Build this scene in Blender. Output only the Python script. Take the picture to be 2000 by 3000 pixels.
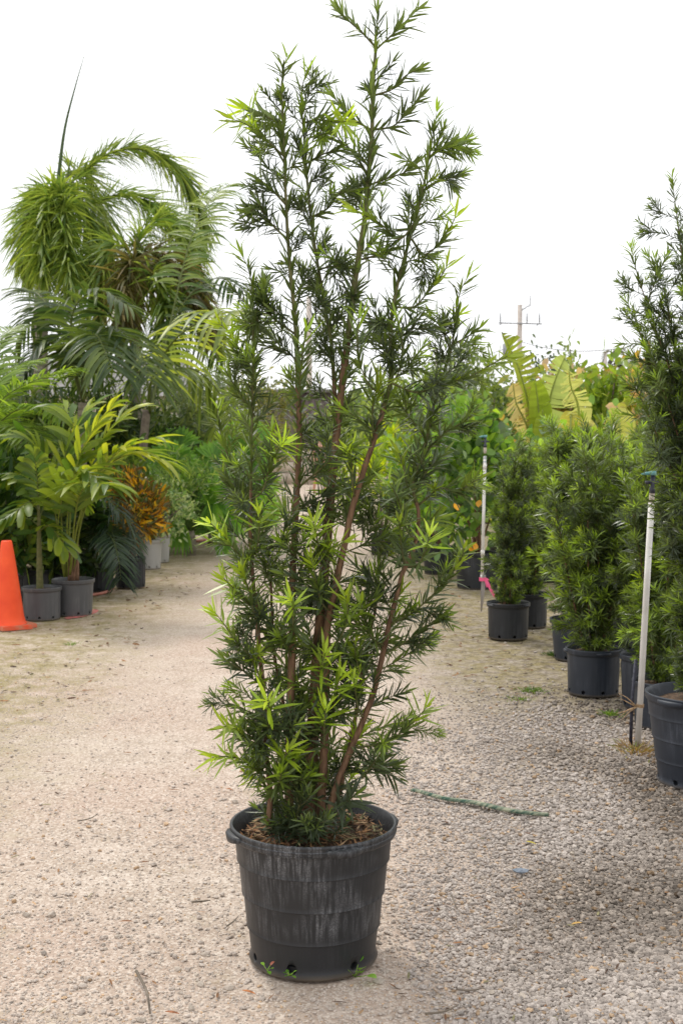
import bpy, bmesh, math, random
import numpy as np
from mathutils import Vector, Matrix, Quaternion

for o in list(bpy.data.objects):
    bpy.data.objects.remove(o)
SC = bpy.context.scene
COL = SC.collection
random.seed(7)
RNG = np.random.default_rng(7)

# ------------------------------------------------------------------ camera
F_PX, PITCH, CAM_H = 3700.0, math.radians(3.3), 1.6
cam_d = bpy.data.cameras.new('camera')
cam = bpy.data.objects.new('camera', cam_d)
COL.objects.link(cam)
cam.location = (0, 0, CAM_H)
cam.rotation_euler = (math.radians(90) - PITCH, 0, 0)
cam_d.sensor_fit = 'VERTICAL'
cam_d.sensor_height = 36.0
cam_d.lens = F_PX / 3000.0 * 36.0
cam_d.clip_end = 3000
cam_d.dof.use_dof = True
cam_d.dof.focus_distance = 3.85
cam_d.dof.aperture_fstop = 9.0
SC.camera = cam

# ------------------------------------------------------------------ sky and sun
SUN_EL, SUN_AZ = math.radians(58), math.radians(-35)     # azimuth from +Y, clockwise
world = bpy.data.worlds.new('World')
SC.world = world
world.use_nodes = True
wn, wl = world.node_tree.nodes, world.node_tree.links
wn.clear()
w_out = wn.new('ShaderNodeOutputWorld')
w_bg = wn.new('ShaderNodeBackground')
w_bg.inputs['Strength'].default_value = 0.1
w_sky = wn.new('ShaderNodeTexSky')
w_sky.sky_type = 'NISHITA'
w_sky.sun_disc = False
w_sky.sun_elevation = SUN_EL
w_sky.sun_rotation = SUN_AZ
w_sky.dust_density = 3.0
w_tc = wn.new('ShaderNodeTexCoord')
w_noise = wn.new('ShaderNodeTexNoise')
w_noise.inputs['Scale'].default_value = 2.2
w_noise.inputs['Detail'].default_value = 5
w_ramp = wn.new('ShaderNodeValToRGB')
w_ramp.color_ramp.elements[0].position = 0.3
w_ramp.color_ramp.elements[0].color = (0.84, 0.85, 0.88, 1)
w_ramp.color_ramp.elements[1].position = 0.6
w_ramp.color_ramp.elements[1].color = (1, 1, 1, 1)
w_mul = wn.new('ShaderNodeVectorMath')
w_mul.operation = 'SCALE'
w_mul.inputs['Scale'].default_value = 11.5
w_mix = wn.new('ShaderNodeMixRGB')
w_mix.inputs['Fac'].default_value = 0.93              # closed cloud deck, a little blue behind it
wl.new(w_tc.outputs['Generated'], w_noise.inputs['Vector'])
wl.new(w_noise.outputs['Fac'], w_ramp.inputs['Fac'])
wl.new(w_ramp.outputs['Color'], w_mul.inputs[0])
wl.new(w_sky.outputs['Color'], w_mix.inputs['Color1'])
wl.new(w_mul.outputs['Vector'], w_mix.inputs['Color2'])
wl.new(w_mix.outputs['Color'], w_bg.inputs['Color'])
wl.new(w_bg.outputs['Background'], w_out.inputs['Surface'])

sun_d = bpy.data.lights.new('sun', 'SUN')
sun_d.energy = 1.4
sun_d.angle = math.radians(14)
sun_d.color = (1.0, 0.95, 0.86)
sun = bpy.data.objects.new('sun', sun_d)
COL.objects.link(sun)
sdir = Vector((math.sin(SUN_AZ) * math.cos(SUN_EL), math.cos(SUN_AZ) * math.cos(SUN_EL), math.sin(SUN_EL)))
sun.rotation_euler = sdir.to_track_quat('Z', 'Y').to_euler()

SC.render.engine = 'CYCLES'
SC.cycles.transparent_max_bounces = 8
SC.cycles.max_bounces = 8
SC.view_settings.view_transform = 'Standard'
SC.view_settings.look = 'None'
SC.view_settings.gamma = 1.0
SC.view_settings.exposure = 0.36

# ------------------------------------------------------------------ pixel to place
CP, SP = math.cos(PITCH), math.sin(PITCH)
def ray(px, py):
    a, b = (px - 1000) / F_PX, (1500 - py) / F_PX
    return np.array([a, CP + b * SP, -SP + b * CP])
def G(px, py):
    d = ray(px, py); t = -CAM_H / d[2]
    return np.array([d[0] * t, d[1] * t, 0.0])
def P(px, py, Y):
    d = ray(px, py); t = Y / d[1]
    return np.array([d[0] * t, Y, CAM_H + d[2] * t])
def rnd(a, b): return random.uniform(a, b)
def nrm(v):
    v = np.asarray(v, float)
    return v / np.maximum(np.linalg.norm(v, axis=-1, keepdims=True), 1e-9)

# ------------------------------------------------------------------ mesh building
class MB:
    def __init__(s): s.V, s.Q, s.T, s.C, s.qm, s.tm, s.n = [], [], [], [], [], [], 0
    def add(s, V, Q=None, T=None, col=(1, 1, 1), mat=0):
        V = np.asarray(V, float).reshape(-1, 3)
        s.V.append(V)
        c = np.asarray(col, float)
        s.C.append(np.broadcast_to(c, (len(V), 3)) if c.ndim == 1 else c)
        if Q is not None and len(Q):
            Q = np.asarray(Q, int); s.Q.append(Q + s.n); s.qm.append(np.full(len(Q), mat))
        if T is not None and len(T):
            T = np.asarray(T, int); s.T.append(T + s.n); s.tm.append(np.full(len(T), mat))
        s.n += len(V)
        return s
    def mesh(s, name, mats, smooth=True):
        me = bpy.data.meshes.new(name)
        V = np.concatenate(s.V); C = np.concatenate(s.C)
        Q = np.concatenate(s.Q) if s.Q else np.zeros((0, 4), int)
        T = np.concatenate(s.T) if s.T else np.zeros((0, 3), int)
        me.vertices.add(len(V)); me.vertices.foreach_set('co', V.ravel())
        nl = Q.size + T.size
        me.loops.add(nl)
        me.loops.foreach_set('vertex_index', np.concatenate([Q.ravel(), T.ravel()]).astype(np.int32))
        npoly = len(Q) + len(T)
        me.polygons.add(npoly)
        tot = np.concatenate([np.full(len(Q), 4), np.full(len(T), 3)])
        me.polygons.foreach_set('loop_start', (np.cumsum(tot) - tot).astype(np.int32))
        me.polygons.foreach_set('material_index', np.concatenate([np.concatenate(s.qm) if s.qm else np.zeros(0), np.concatenate(s.tm) if s.tm else np.zeros(0)]).astype(np.int32))
        me.polygons.foreach_set('use_smooth', np.full(npoly, smooth))
        at = me.attributes.new('Col', 'FLOAT_COLOR', 'POINT')
        at.data.foreach_set('color', np.concatenate([C, np.ones((len(C), 1))], 1).ravel().astype(np.float32))
        for m in (mats if isinstance(mats, (list, tuple)) else [mats]): me.materials.append(m)
        me.update(calc_edges=True)
        me.validate()
        return me
    def build(s, name, mats, parent=None, smooth=True):
        return link(name, s.mesh(name, mats, smooth), parent)

def link(name, data, parent=None, loc=None):
    o = bpy.data.objects.new(name, data); COL.objects.link(o)
    if parent is not None: o.parent = parent
    if loc is not None: o.location = loc
    return o
def tag(o, label, cat, group=None, kind=None):
    if label: o['label'] = label
    if cat: o['category'] = cat
    if group: o['group'] = group
    if kind: o['kind'] = kind
    return o
def thing(name, label, cat, loc, group=None):
    return tag(link(name, None, None, tuple(loc)), label, cat, group)

def frames(pts):
    pts = np.asarray(pts, float)
    t = np.gradient(pts, axis=0); t = nrm(t)
    ref = np.array([0.0, 1.0, 0.0]) if abs(t[0][2]) > 0.8 else np.array([0, 0, 1.0])
    a = nrm(np.cross(t, ref)); b = np.cross(a, t)
    return t, a, b
def smooth_path(pts, n):
    pts = np.asarray(pts, float)
    if len(pts) == 2: pts = np.array([pts[0], (pts[0] + pts[1]) / 2, pts[1]])
    d = np.concatenate([[0], np.cumsum(np.linalg.norm(np.diff(pts, axis=0), axis=1))]); d /= d[-1]
    m = np.zeros_like(pts)
    m[1:-1] = (pts[2:] - pts[:-2]) / (d[2:] - d[:-2])[:, None]
    m[0] = (pts[1] - pts[0]) / (d[1] - d[0]); m[-1] = (pts[-1] - pts[-2]) / (d[-1] - d[-2])
    out = []
    for u in np.linspace(0, 1, n):
        i = min(max(np.searchsorted(d, u) - 1, 0), len(pts) - 2)
        h = d[i + 1] - d[i]; s = (u - d[i]) / h
        out.append((2*s**3 - 3*s**2 + 1) * pts[i] + (s**3 - 2*s**2 + s) * h * m[i] + (-2*s**3 + 3*s**2) * pts[i+1] + (s**3 - s**2) * h * m[i+1])
    return np.array(out)
def tube(mb, pts, r, seg=7, col=(1, 1, 1), mat=0, cap=True):
    pts = np.asarray(pts, float); n = len(pts)
    r = np.broadcast_to(np.asarray(r, float), (n,))
    t, a, b = frames(pts)
    th = np.linspace(0, 2 * math.pi, seg, endpoint=False)
    V = pts[:, None] + r[:, None, None] * (np.cos(th)[None, :, None] * a[:, None] + np.sin(th)[None, :, None] * b[:, None])
    Q = [[i*seg + j, i*seg + (j+1) % seg, (i+1)*seg + (j+1) % seg, (i+1)*seg + j] for i in range(n-1) for j in range(seg)]
    V = V.reshape(-1, 3); T = []
    if cap:
        V = np.concatenate([V, pts[:1], pts[-1:]])
        for j in range(seg):
            T.append([n*seg, (j+1) % seg, j]); T.append([n*seg+1, (n-1)*seg + j, (n-1)*seg + (j+1) % seg])
    mb.add(V, Q, T, col, mat)
def lathe(mb, prof, seg=48, col=(1, 1, 1), mat=0, ripple=None, centre=(0, 0, 0), a0=0.0, a1=2*math.pi):
    full = abs(a1 - a0 - 2*math.pi) < 1e-6
    th = np.linspace(a0, a1, seg, endpoint=not full) if not full else np.linspace(0, 2*math.pi, seg, endpoint=False)
    m = len(th); V = []
    for (r, z) in prof:
        rr = np.full(m, r) if ripple is None else r + ripple(th, z, r)
        V.append(np.stack([rr*np.cos(th), rr*np.sin(th), np.full(m, z)], 1))
    V = np.concatenate(V) + np.asarray(centre)
    Q = [[i*m + j, i*m + (j+1) % m, (i+1)*m + (j+1) % m, (i+1)*m + j] for i in range(len(prof)-1) for j in range(m if full else m-1)]
    mb.add(V, Q, None, col, mat)
def box(mb, c, s, rot=None, col=(1, 1, 1), mat=0):
    V = np.array([[x, y, z] for x in (-.5, .5) for y in (-.5, .5) for z in (-.5, .5)]) * np.asarray(s)
    if rot is not None: V = V @ np.asarray(rot).T
    mb.add(V + np.asarray(c), [[0,1,3,2],[4,6,7,5],[0,4,5,1],[2,3,7,6],[0,2,6,4],[1,5,7,3]], None, col, mat)

NEEDLE = (0.35, 0.95, 1.0, 0.75, 0.08)
LANCE = (0.3, 0.85, 1.0, 0.8, 0.04)
ROUND = (0.2, 0.6, 0.93, 1.0, 0.72, 0.08)
OVAL = (0.25, 0.85, 1.0, 0.8, 0.06)
def leafset(mb, B, D, N, L, W, bend, C, prof=NEEDLE, fold=0.0, mat=0, bendv=(0, 0, -1)):
    B = np.asarray(B, float).reshape(-1, 3); n = len(B)
    D = nrm(np.broadcast_to(D, (n, 3))); N = np.broadcast_to(N, (n, 3))
    L, W, bend = [np.broadcast_to(np.asarray(x, float), (n,)) for x in (L, W, bend)]
    C = np.broadcast_to(np.asarray(C, float), (n, 3))
    side = nrm(np.cross(D, N) + 1e-6); up = np.cross(side, D)
    bv = np.broadcast_to(np.asarray(bendv, float), (n, 3)) if not isinstance(bendv, str) else -up
    k = len(prof); s = np.linspace(0, 1, k); w = np.asarray(prof)
    pos = B[:, None] + D[:, None] * (L[:, None] * s)[..., None] + bv[:, None] * ((bend * L)[:, None] * s**2)[..., None]
    hw = side[:, None] * (W[:, None] * w[None] / 2)[..., None]
    if fold:
        up_s = up[:, None] * (W[:, None] * w[None] * fold)[..., None]
        V = np.stack([pos - hw + up_s, pos, pos + hw + up_s], 2); cols = 3
    else:
        V = np.stack([pos - hw, pos + hw], 2); cols = 2
    per = k * cols
    q = [[i*cols + j, i*cols + j + 1, (i+1)*cols + j + 1, (i+1)*cols + j] for i in range(k-1) for j in range(cols-1)]
    Q = (np.asarray(q)[None] + (np.arange(n) * per)[:, None, None]).reshape(-1, 4)
    mb.add(V.reshape(-1, 3), Q, None, np.repeat(C, per, 0), mat)

# ------------------------------------------------------------------ materials
def new_mat(name):
    m = bpy.data.materials.new(name); m.use_nodes = True
    return m, m.node_tree.nodes, m.node_tree.links, m.node_tree.nodes['Principled BSDF']
def noise_col(nt, links, c0, c1, scale, detail=4, coord='Object', stretch=None, lo=0.35, hi=0.65):
    tc = nt.new('ShaderNodeTexCoord'); no = nt.new('ShaderNodeTexNoise')
    no.inputs['Scale'].default_value = scale; no.inputs['Detail'].default_value = detail
    v = tc.outputs[coord]
    if stretch:
        mp = nt.new('ShaderNodeMapping'); mp.inputs['Scale'].default_value = stretch
        links.new(v, mp.inputs['Vector']); v = mp.outputs['Vector']
    links.new(v, no.inputs['Vector'])
    ra = nt.new('ShaderNodeValToRGB')
    ra.color_ramp.elements[0].position, ra.color_ramp.elements[1].position = lo, hi
    ra.color_ramp.elements[0].color, ra.color_ramp.elements[1].color = (*c0, 1), (*c1, 1)
    links.new(no.outputs['Fac'], ra.inputs['Fac'])
    return ra.outputs['Color'], no.outputs['Fac']
def leaf_mat(name, transl=0.4, rough=0.42, spec=0.4, var=0.25, gain=1.0):
    m, nt, lk, b = new_mat(name)
    at = nt.new('ShaderNodeAttribute'); at.attribute_name = 'Col'
    oi = nt.new('ShaderNodeObjectInfo')
    mr = nt.new('ShaderNodeMapRange'); mr.inputs[3].default_value = gain * (1 - var); mr.inputs[4].default_value = gain * (1 + var)
    lk.new(oi.outputs['Random'], mr.inputs[0])
    sc = nt.new('ShaderNodeVectorMath'); sc.operation = 'SCALE'
    lk.new(at.outputs['Color'], sc.inputs[0]); lk.new(mr.outputs[0], sc.inputs['Scale'])
    lk.new(sc.outputs['Vector'], b.inputs['Base Color'])
    b.inputs['Roughness'].default_value = rough
    b.inputs['Specular IOR Level'].default_value = spec
    tr = nt.new('ShaderNodeBsdfTranslucent')
    tm = nt.new('ShaderNodeVectorMath'); tm.operation = 'MULTIPLY'; tm.inputs[1].default_value = (1.5, 1.45, 0.7)
    lk.new(sc.outputs['Vector'], tm.inputs[0]); lk.new(tm.outputs['Vector'], tr.inputs['Color'])
    mx = nt.new('ShaderNodeMixShader'); mx.inputs['Fac'].default_value = transl
    lk.new(b.outputs['BSDF'], mx.inputs[1]); lk.new(tr.outputs['BSDF'], mx.inputs[2])
    lk.new(mx.outputs['Shader'], nt['Material Output'].inputs['Surface'])
    return m
def simple(name, c0, c1, scale=20, rough=0.6, bump=0.0, stretch=None, spec=0.4, detail=4):
    m, nt, lk, b = new_mat(name)
    c, f = noise_col(nt, lk, c0, c1, scale, detail, stretch=stretch)
    lk.new(c, b.inputs['Base Color']); b.inputs['Roughness'].default_value = rough
    b.inputs['Specular IOR Level'].default_value = spec
    if bump:
        bp = nt.new('ShaderNodeBump'); bp.inputs['Strength'].default_value = bump; bp.inputs['Distance'].default_value = 0.01
        lk.new(f, bp.inputs['Height']); lk.new(bp.outputs['Normal'], b.inputs['Normal'])
    return m
def attr_mat(name, rough=0.8, nscale=60, amt=0.3, bump=0.3):
    m, nt, lk, b = new_mat(name)
    at = nt.new('ShaderNodeAttribute'); at.attribute_name = 'Col'
    c, f = noise_col(nt, lk, (1-amt,)*3, (1+amt*.3,)*3, nscale)
    mu = nt.new('ShaderNodeVectorMath'); mu.operation = 'MULTIPLY'
    lk.new(at.outputs['Color'], mu.inputs[0]); lk.new(c, mu.inputs[1])
    lk.new(mu.outputs['Vector'], b.inputs['Base Color']); b.inputs['Roughness'].default_value = rough
    b.inputs['Specular IOR Level'].default_value = 0.25
    if bump:
        bp = nt.new('ShaderNodeBump'); bp.inputs['Strength'].default_value = bump; bp.inputs['Distance'].default_value = 0.004
        lk.new(f, bp.inputs['Height']); lk.new(bp.outputs['Normal'], b.inputs['Normal'])
    return m
def plastic(name, base, dust, dust_amt, rough=0.45, streak=(60, 60, 2.5), zlow=None):
    m, nt, lk, b = new_mat(name)
    _, f1 = noise_col(nt, lk, (0,)*3, (1,)*3, 1.0, 5, stretch=streak)
    c2, f2 = noise_col(nt, lk, (0,)*3, (1,)*3, 5.0, 3, lo=0.38, hi=0.7)
    c3, f3 = noise_col(nt, lk, (0.4,)*3, (1,)*3, 220.0, 2, lo=0.4, hi=0.6)
    r1 = nt.new('ShaderNodeValToRGB'); r1.color_ramp.elements[0].position = 0.42; r1.color_ramp.elements[1].position = 0.68
    lk.new(f1, r1.inputs['Fac'])
    m1 = nt.new('ShaderNodeMath'); m1.operation = 'MULTIPLY'; lk.new(r1.outputs['Color'], m1.inputs[0]); lk.new(c2, m1.inputs[1])
    m2 = nt.new('ShaderNodeMath'); m2.operation = 'MULTIPLY'; lk.new(m1.outputs[0], m2.inputs[0]); lk.new(c3, m2.inputs[1])
    if zlow:
        tz = nt.new('ShaderNodeTexCoord'); sz = nt.new('ShaderNodeSeparateXYZ'); lk.new(tz.outputs['Object'], sz.inputs[0])
        rz = nt.new('ShaderNodeMapRange'); rz.inputs[1].default_value = zlow; rz.inputs[2].default_value = zlow + 0.05; rz.inputs[3].default_value = 0.08
        lk.new(sz.outputs['Z'], rz.inputs[0]); mz = nt.new('ShaderNodeMath'); mz.operation = 'MULTIPLY'
        lk.new(m2.outputs[0], mz.inputs[0]); lk.new(rz.outputs[0], mz.inputs[1]); m2 = mz
    m3 = nt.new('ShaderNodeMath'); m3.operation = 'MULTIPLY_ADD'; m3.inputs[1].default_value = dust_amt; m3.inputs[2].default_value = dust_amt * 0.06
    lk.new(m2.outputs[0], m3.inputs[0])
    # soil splash along the foot
    tc = nt.new('ShaderNodeTexCoord'); sx = nt.new('ShaderNodeSeparateXYZ'); lk.new(tc.outputs['Object'], sx.inputs[0])
    mr = nt.new('ShaderNodeMapRange'); mr.inputs[1].default_value = 0.0; mr.inputs[2].default_value = 0.02; mr.inputs[3].default_value = 0.7; mr.inputs[4].default_value = 0.0
    lk.new(sx.outputs['Z'], mr.inputs[0])
    m4 = nt.new('ShaderNodeMath'); m4.operation = 'MULTIPLY'; lk.new(mr.outputs[0], m4.inputs[0]); lk.new(f2, m4.inputs[1])
    mixa = nt.new('ShaderNodeMixRGB'); mixa.inputs['Color1'].default_value = (*base, 1); mixa.inputs['Color2'].default_value = (*dust, 1)
    lk.new(m3.outputs[0], mixa.inputs['Fac'])
    mixb = nt.new('ShaderNodeMixRGB'); mixb.inputs['Color2'].default_value = (0.36, 0.29, 0.21, 1)
    lk.new(m4.outputs[0], mixb.inputs['Fac']); lk.new(mixa.outputs['Color'], mixb.inputs['Color1'])
    lk.new(mixb.outputs['Color'], b.inputs['Base Color'])
    b.inputs['Roughness'].default_value = rough; b.inputs['Specular IOR Level'].default_value = 0.35
    bp = nt.new('ShaderNodeBump'); bp.inputs['Strength'].default_value = 0.12; bp.inputs['Distance'].default_value = 0.003
    lk.new(f2, bp.inputs['Height']); lk.new(bp.outputs['Normal'], b.inputs['Normal'])
    return m

M = {}
M['needle'] = leaf_mat('needle_leaf', 0.42, 0.30, 0.6, 0.25)
M['palm'] = leaf_mat('palm_leaf', 0.48, 0.36, 0.5, 0.15, 1.2)
M['leaf'] = leaf_mat('broad_leaf', 0.46, 0.34, 0.5, 0.25, 1.25)
M['banana'] = leaf_mat('banana_leaf', 0.55, 0.45, 0.3, 0.1)
M['dry'] = attr_mat('dry_litter', 0.85, 80, 0.4, 0.2)
M['stem'] = simple('reddish_bark', (0.11, 0.06, 0.035), (0.25, 0.145, 0.085), 25, 0.85, 0.6, (3, 3, 0.6))
M['twig'] = simple('green_twig', (0.09, 0.10, 0.03), (0.16, 0.15, 0.06), 30, 0.7, 0.2)
M['trunk'] = simple('palm_trunk', (0.17, 0.14, 0.11), (0.33, 0.29, 0.23), 6, 0.9, 0.5, (1, 1, 5))
M['bark'] = simple('grey_bark', (0.10, 0.08, 0.06), (0.22, 0.18, 0.14), 12, 0.9, 0.5)
M['pot_main'] = plastic('black_pot_worn', (0.013, 0.014, 0.016), (0.24, 0.245, 0.26), 0.75, 0.42, (120, 120, 2.6), 0.105)
M['pot'] = plastic('black_pot', (0.018, 0.020, 0.024), (0.20, 0.21, 0.23), 0.28)
M['pot_blue'] = plastic('blue_black_pot', (0.024, 0.030, 0.042), (0.20, 0.22, 0.27), 0.35)
M['pot_grey'] = plastic('dusty_grey_pot', (0.085, 0.087, 0.094), (0.26, 0.25, 0.25), 0.6)
M['pot_white'] = plastic('pale_grey_pot', (0.42, 0.41, 0.40), (0.25, 0.22, 0.20), 0.5)
M['soil'] = simple('potting_soil', (0.05, 0.032, 0.022), (0.16, 0.10, 0.06), 45, 0.95, 1.0)
M['cone'] = simple('orange_cone', (0.80, 0.065, 0.012), (0.92, 0.10, 0.02), 6, 0.5, 0.1)
M['cone_foot'] = simple('faded_cone_foot', (0.75, 0.09, 0.03), (0.55, 0.22, 0.13), 9, 0.75, 0.3)
M['pvc'] = simple('white_pvc', (0.62, 0.59, 0.55), (0.76, 0.74, 0.71), 9, 0.4, 0.05)
M['pvc_dirty'] = simple('weathered_pvc', (0.36, 0.30, 0.24), (0.58, 0.52, 0.45), 40, 0.7, 0.2)
M['teal'] = simple('teal_plastic', (0.10, 0.28, 0.29), (0.18, 0.36, 0.36), 30, 0.45)
M['dark_plastic'] = simple('slate_plastic', (0.02, 0.022, 0.035), (0.06, 0.06, 0.085), 60, 0.5)
M['blue_tape'] = simple('blue_tape', (0.03, 0.10, 0.22), (0.05, 0.14, 0.28), 40, 0.6)
M['pink'] = simple('pink_ribbon', (0.85, 0.09, 0.25), (0.92, 0.16, 0.33), 30, 0.5)
M['twine'] = simple('jute_twine', (0.32, 0.20, 0.11), (0.48, 0.34, 0.20), 90, 0.9)
M['metal'] = simple('galvanised_steel', (0.30, 0.30, 0.31), (0.45, 0.45, 0.46), 30, 0.5)
M['stake'] = simple('weathered_stake', (0.16, 0.14, 0.13), (0.34, 0.31, 0.29), 30, 0.8, 0.3, (1, 1, 0.1))
M['pole'] = simple('concrete_pole', (0.46, 0.40, 0.36), (0.58, 0.52, 0.47), 3, 0.9, 0.2)
M['pole_metal'] = simple('pole_fittings', (0.22, 0.23, 0.25), (0.34, 0.35, 0.38), 9, 0.6)
M['wire'] = simple('power_line', (0.06, 0.06, 0.065), (0.10, 0.10, 0.11), 9, 0.6)
M['shed'] = simple('brown_shed_board', (0.11, 0.085, 0.08), (0.19, 0.15, 0.145), 3, 0.85, 0.3, (6, 6, 0.3))
M['roof'] = simple('grey_roof', (0.16, 0.15, 0.15), (0.26, 0.25, 0.24), 4, 0.8)
M['wall'] = simple('cream_wall', (0.55, 0.46, 0.38), (0.66, 0.57, 0.48), 3, 0.9)
M['hose'] = simple('pink_hose', (0.48, 0.16, 0.12), (0.58, 0.24, 0.18), 15, 0.5)
M['strap'] = simple('frayed_green_strap', (0.035, 0.085, 0.06), (0.33, 0.34, 0.24), 22, 0.85, 0.5, (1, 4, 1))
M['slate'] = simple('blue_grey_shard', (0.14, 0.18, 0.23), (0.22, 0.25, 0.30), 40, 0.6)
M['paint'] = simple('pink_marking_paint', (0.75, 0.16, 0.18), (0.50, 0.24, 0.18), 25, 0.8)
M['skin'] = simple('skin', (0.52, 0.27, 0.19), (0.58, 0.31, 0.22), 10, 0.6)
M['black_cloth'] = simple('black_cloth', (0.012, 0.012, 0.014), (0.022, 0.022, 0.025), 30, 0.9)
M['dark_shirt'] = simple('dark_shirt', (0.05, 0.04, 0.045), (0.07, 0.055, 0.06), 30, 0.9)
M['navy'] = simple('navy_cloth', (0.02, 0.03, 0.07), (0.03, 0.045, 0.10), 30, 0.9)
M['tan_cloth'] = simple('tan_cloth', (0.30, 0.22, 0.15), (0.36, 0.27, 0.19), 30, 0.9)
M['hair'] = simple('dark_hair', (0.02, 0.014, 0.01), (0.04, 0.03, 0.02), 60, 0.6)
M['stone'] = attr_mat('limestone_chip', 0.9, 120, 0.3, 0.4)

# ------------------------------------------------------------------ ground
def ground_mat():
    m, nt, lk, b = new_mat('nursery_ground')
    tc = nt.new('ShaderNodeTexCoord'); obj = tc.outputs['Object']
    def noise(scale, detail=4, rough=0.55, stretch=None):
        n = nt.new('ShaderNodeTexNoise'); n.inputs['Scale'].default_value = scale
        n.inputs['Detail'].default_value = detail; n.inputs['Roughness'].default_value = rough
        v = obj
        if stretch:
            mp = nt.new('ShaderNodeMapping'); mp.inputs['Scale'].default_value = stretch
            lk.new(v, mp.inputs['Vector']); v = mp.outputs['Vector']
        lk.new(v, n.inputs['Vector']); return n.outputs['Fac']
    def ramp(v, p0, p1, c0=(0, 0, 0), c1=(1, 1, 1)):
        r = nt.new('ShaderNodeValToRGB'); r.color_ramp.elements[0].position = p0; r.color_ramp.elements[1].position = p1
        r.color_ramp.elements[0].color = (*c0, 1); r.color_ramp.elements[1].color = (*c1, 1)
        lk.new(v, r.inputs['Fac']); return r.outputs['Color']
    def math_(op, a, b_=None, c=None):
        n = nt.new('ShaderNodeMath'); n.operation = op
        for i, v in enumerate((a, b_, c)):
            if v is None: continue
            if isinstance(v, (int, float)): n.inputs[i].default_value = v
            else: lk.new(v, n.inputs[i])
        return n.outputs[0]
    def mix(f, a, b_, mode='MIX'):
        n = nt.new('ShaderNodeMixRGB'); n.blend_type = mode
        for k, v in (('Fac', f), ('Color1', a), ('Color2', b_)):
            if isinstance(v, (int, float)): n.inputs[k].default_value = v
            elif isinstance(v, tuple): n.inputs[k].default_value = (*v, 1)
            else: lk.new(v, n.inputs[k])
        return n.outputs['Color']
    def smooth(v, a, c):
        n = nt.new('ShaderNodeMapRange'); n.interpolation_type = 'SMOOTHSTEP'
        n.inputs[1].default_value = a; n.inputs[2].default_value = c
        lk.new(v, n.inputs[0]); return n.outputs[0]
    sx = nt.new('ShaderNodeSeparateXYZ'); lk.new(obj, sx.inputs[0]); X, Yc = sx.outputs['X'], sx.outputs['Y']
    n_big, n_mid, n_fine = noise(0.7, 3), noise(5, 4), noise(60, 5, 0.7)
    vor = nt.new('ShaderNodeTexVoronoi'); vor.inputs['Scale'].default_value = 110; lk.new(obj, vor.inputs['Vector'])
    vor2 = nt.new('ShaderNodeTexVoronoi'); vor2.inputs['Scale'].default_value = 42; lk.new(obj, vor2.inputs['Vector'])
    base = mix(ramp(n_mid, 0.35, 0.65), (0.43, 0.350, 0.282), (0.545, 0.458, 0.385))
    base = mix(ramp(n_big, 0.4, 0.62), base, (0.46, 0.355, 0.288))                     # reddish marl showing through
    sp = nt.new('ShaderNodeRGBToBW'); lk.new(vor.outputs['Color'], sp.inputs[0])
    grit = mix(0.45, base, sp.outputs[0], 'SOFT_LIGHT')
    grit = mix(math_('MULTIPLY', ramp(sp.outputs[0], 0.62, 0.8), 0.45), grit, (0.68, 0.61, 0.53))
    grit = mix(math_('MULTIPLY', ramp(n_fine, 0.56, 0.70), 0.35), grit, (0.22, 0.165, 0.115))
    # coarse grey gravel side (right) -- the loose stones lie on it
    gx = math_('ADD', X, math_('MULTIPLY', math_('SUBTRACT', n_big, 0.5), 1.6))
    gm = smooth(gx, 0.15, 1.1)
    sp2 = nt.new('ShaderNodeRGBToBW'); lk.new(vor2.outputs['Color'], sp2.inputs[0])
    gcol = mix(ramp(sp2.outputs[0], 0.25, 0.8), (0.24, 0.20, 0.165), (0.45, 0.395, 0.34))
    col = mix(math_('MULTIPLY', gm, 0.85), grit, gcol)
    # moss and leaf dust along both rows of pots
    dl = math_('SUBTRACT', math_('MULTIPLY', X, -1.0), 2.0)
    ml = smooth(math_('ADD', dl, math_('MULTIPLY', math_('SUBTRACT', n_mid, 0.5), 1.2)), -0.9, 0.3)
    mr_ = smooth(math_('ADD', X, math_('MULTIPLY', math_('SUBTRACT', n_mid, 0.5), 1.2)), 0.35, 1.0)
    mr2 = math_('MULTIPLY', mr_, smooth(Yc, 6.6, 8.8))
    moss = math_('MAXIMUM', ml, mr2)
    moss = math_('MULTIPLY', moss, ramp(noise(6, 6, 0.75), 0.36, 0.58))
    spots = math_('MULTIPLY', ramp(noise(3.3, 5, 0.7), 0.60, 0.72), 0.40)
    moss = math_('MAXIMUM', math_('MULTIPLY', moss, 0.95), spots)
    mcol = mix(ramp(n_fine, 0.4, 0.6), (0.20, 0.168, 0.075), (0.35, 0.29, 0.15))
    col = mix(moss, col, mcol)
    # dark organic crumbs far right
    crumbs = math_('MULTIPLY', smooth(X, 0.45, 1.2), ramp(noise(14, 6, 0.7), 0.46, 0.60))
    col = mix(math_('MULTIPLY', crumbs, 0.6), col, (0.10, 0.075, 0.05))
    lk.new(col, b.inputs['Base Color']); b.inputs['Roughness'].default_value = 0.95
    b.inputs['Specular IOR Level'].default_value = 0.15
    h = math_('ADD', math_('MULTIPLY', vor.outputs['Distance'], -0.6), math_('MULTIPLY', n_fine, 0.6))
    bp = nt.new('ShaderNodeBump'); bp.inputs['Strength'].default_value = 0.55; bp.inputs['Distance'].default_value = 0.006
    lk.new(h, bp.inputs['Height']); lk.new(bp.outputs['Normal'], b.inputs['Normal'])
    return m
M['ground'] = ground_mat()
mb = MB()
xs = np.concatenate([np.linspace(-500, -8, 8), np.linspace(-7, 7, 90), np.linspace(8, 500, 8)])
ys = np.concatenate([np.linspace(-60, -2, 6), np.linspace(-1, 18, 120), np.linspace(19, 900, 14)])
XX, YY = np.meshgrid(xs, ys)
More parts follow.
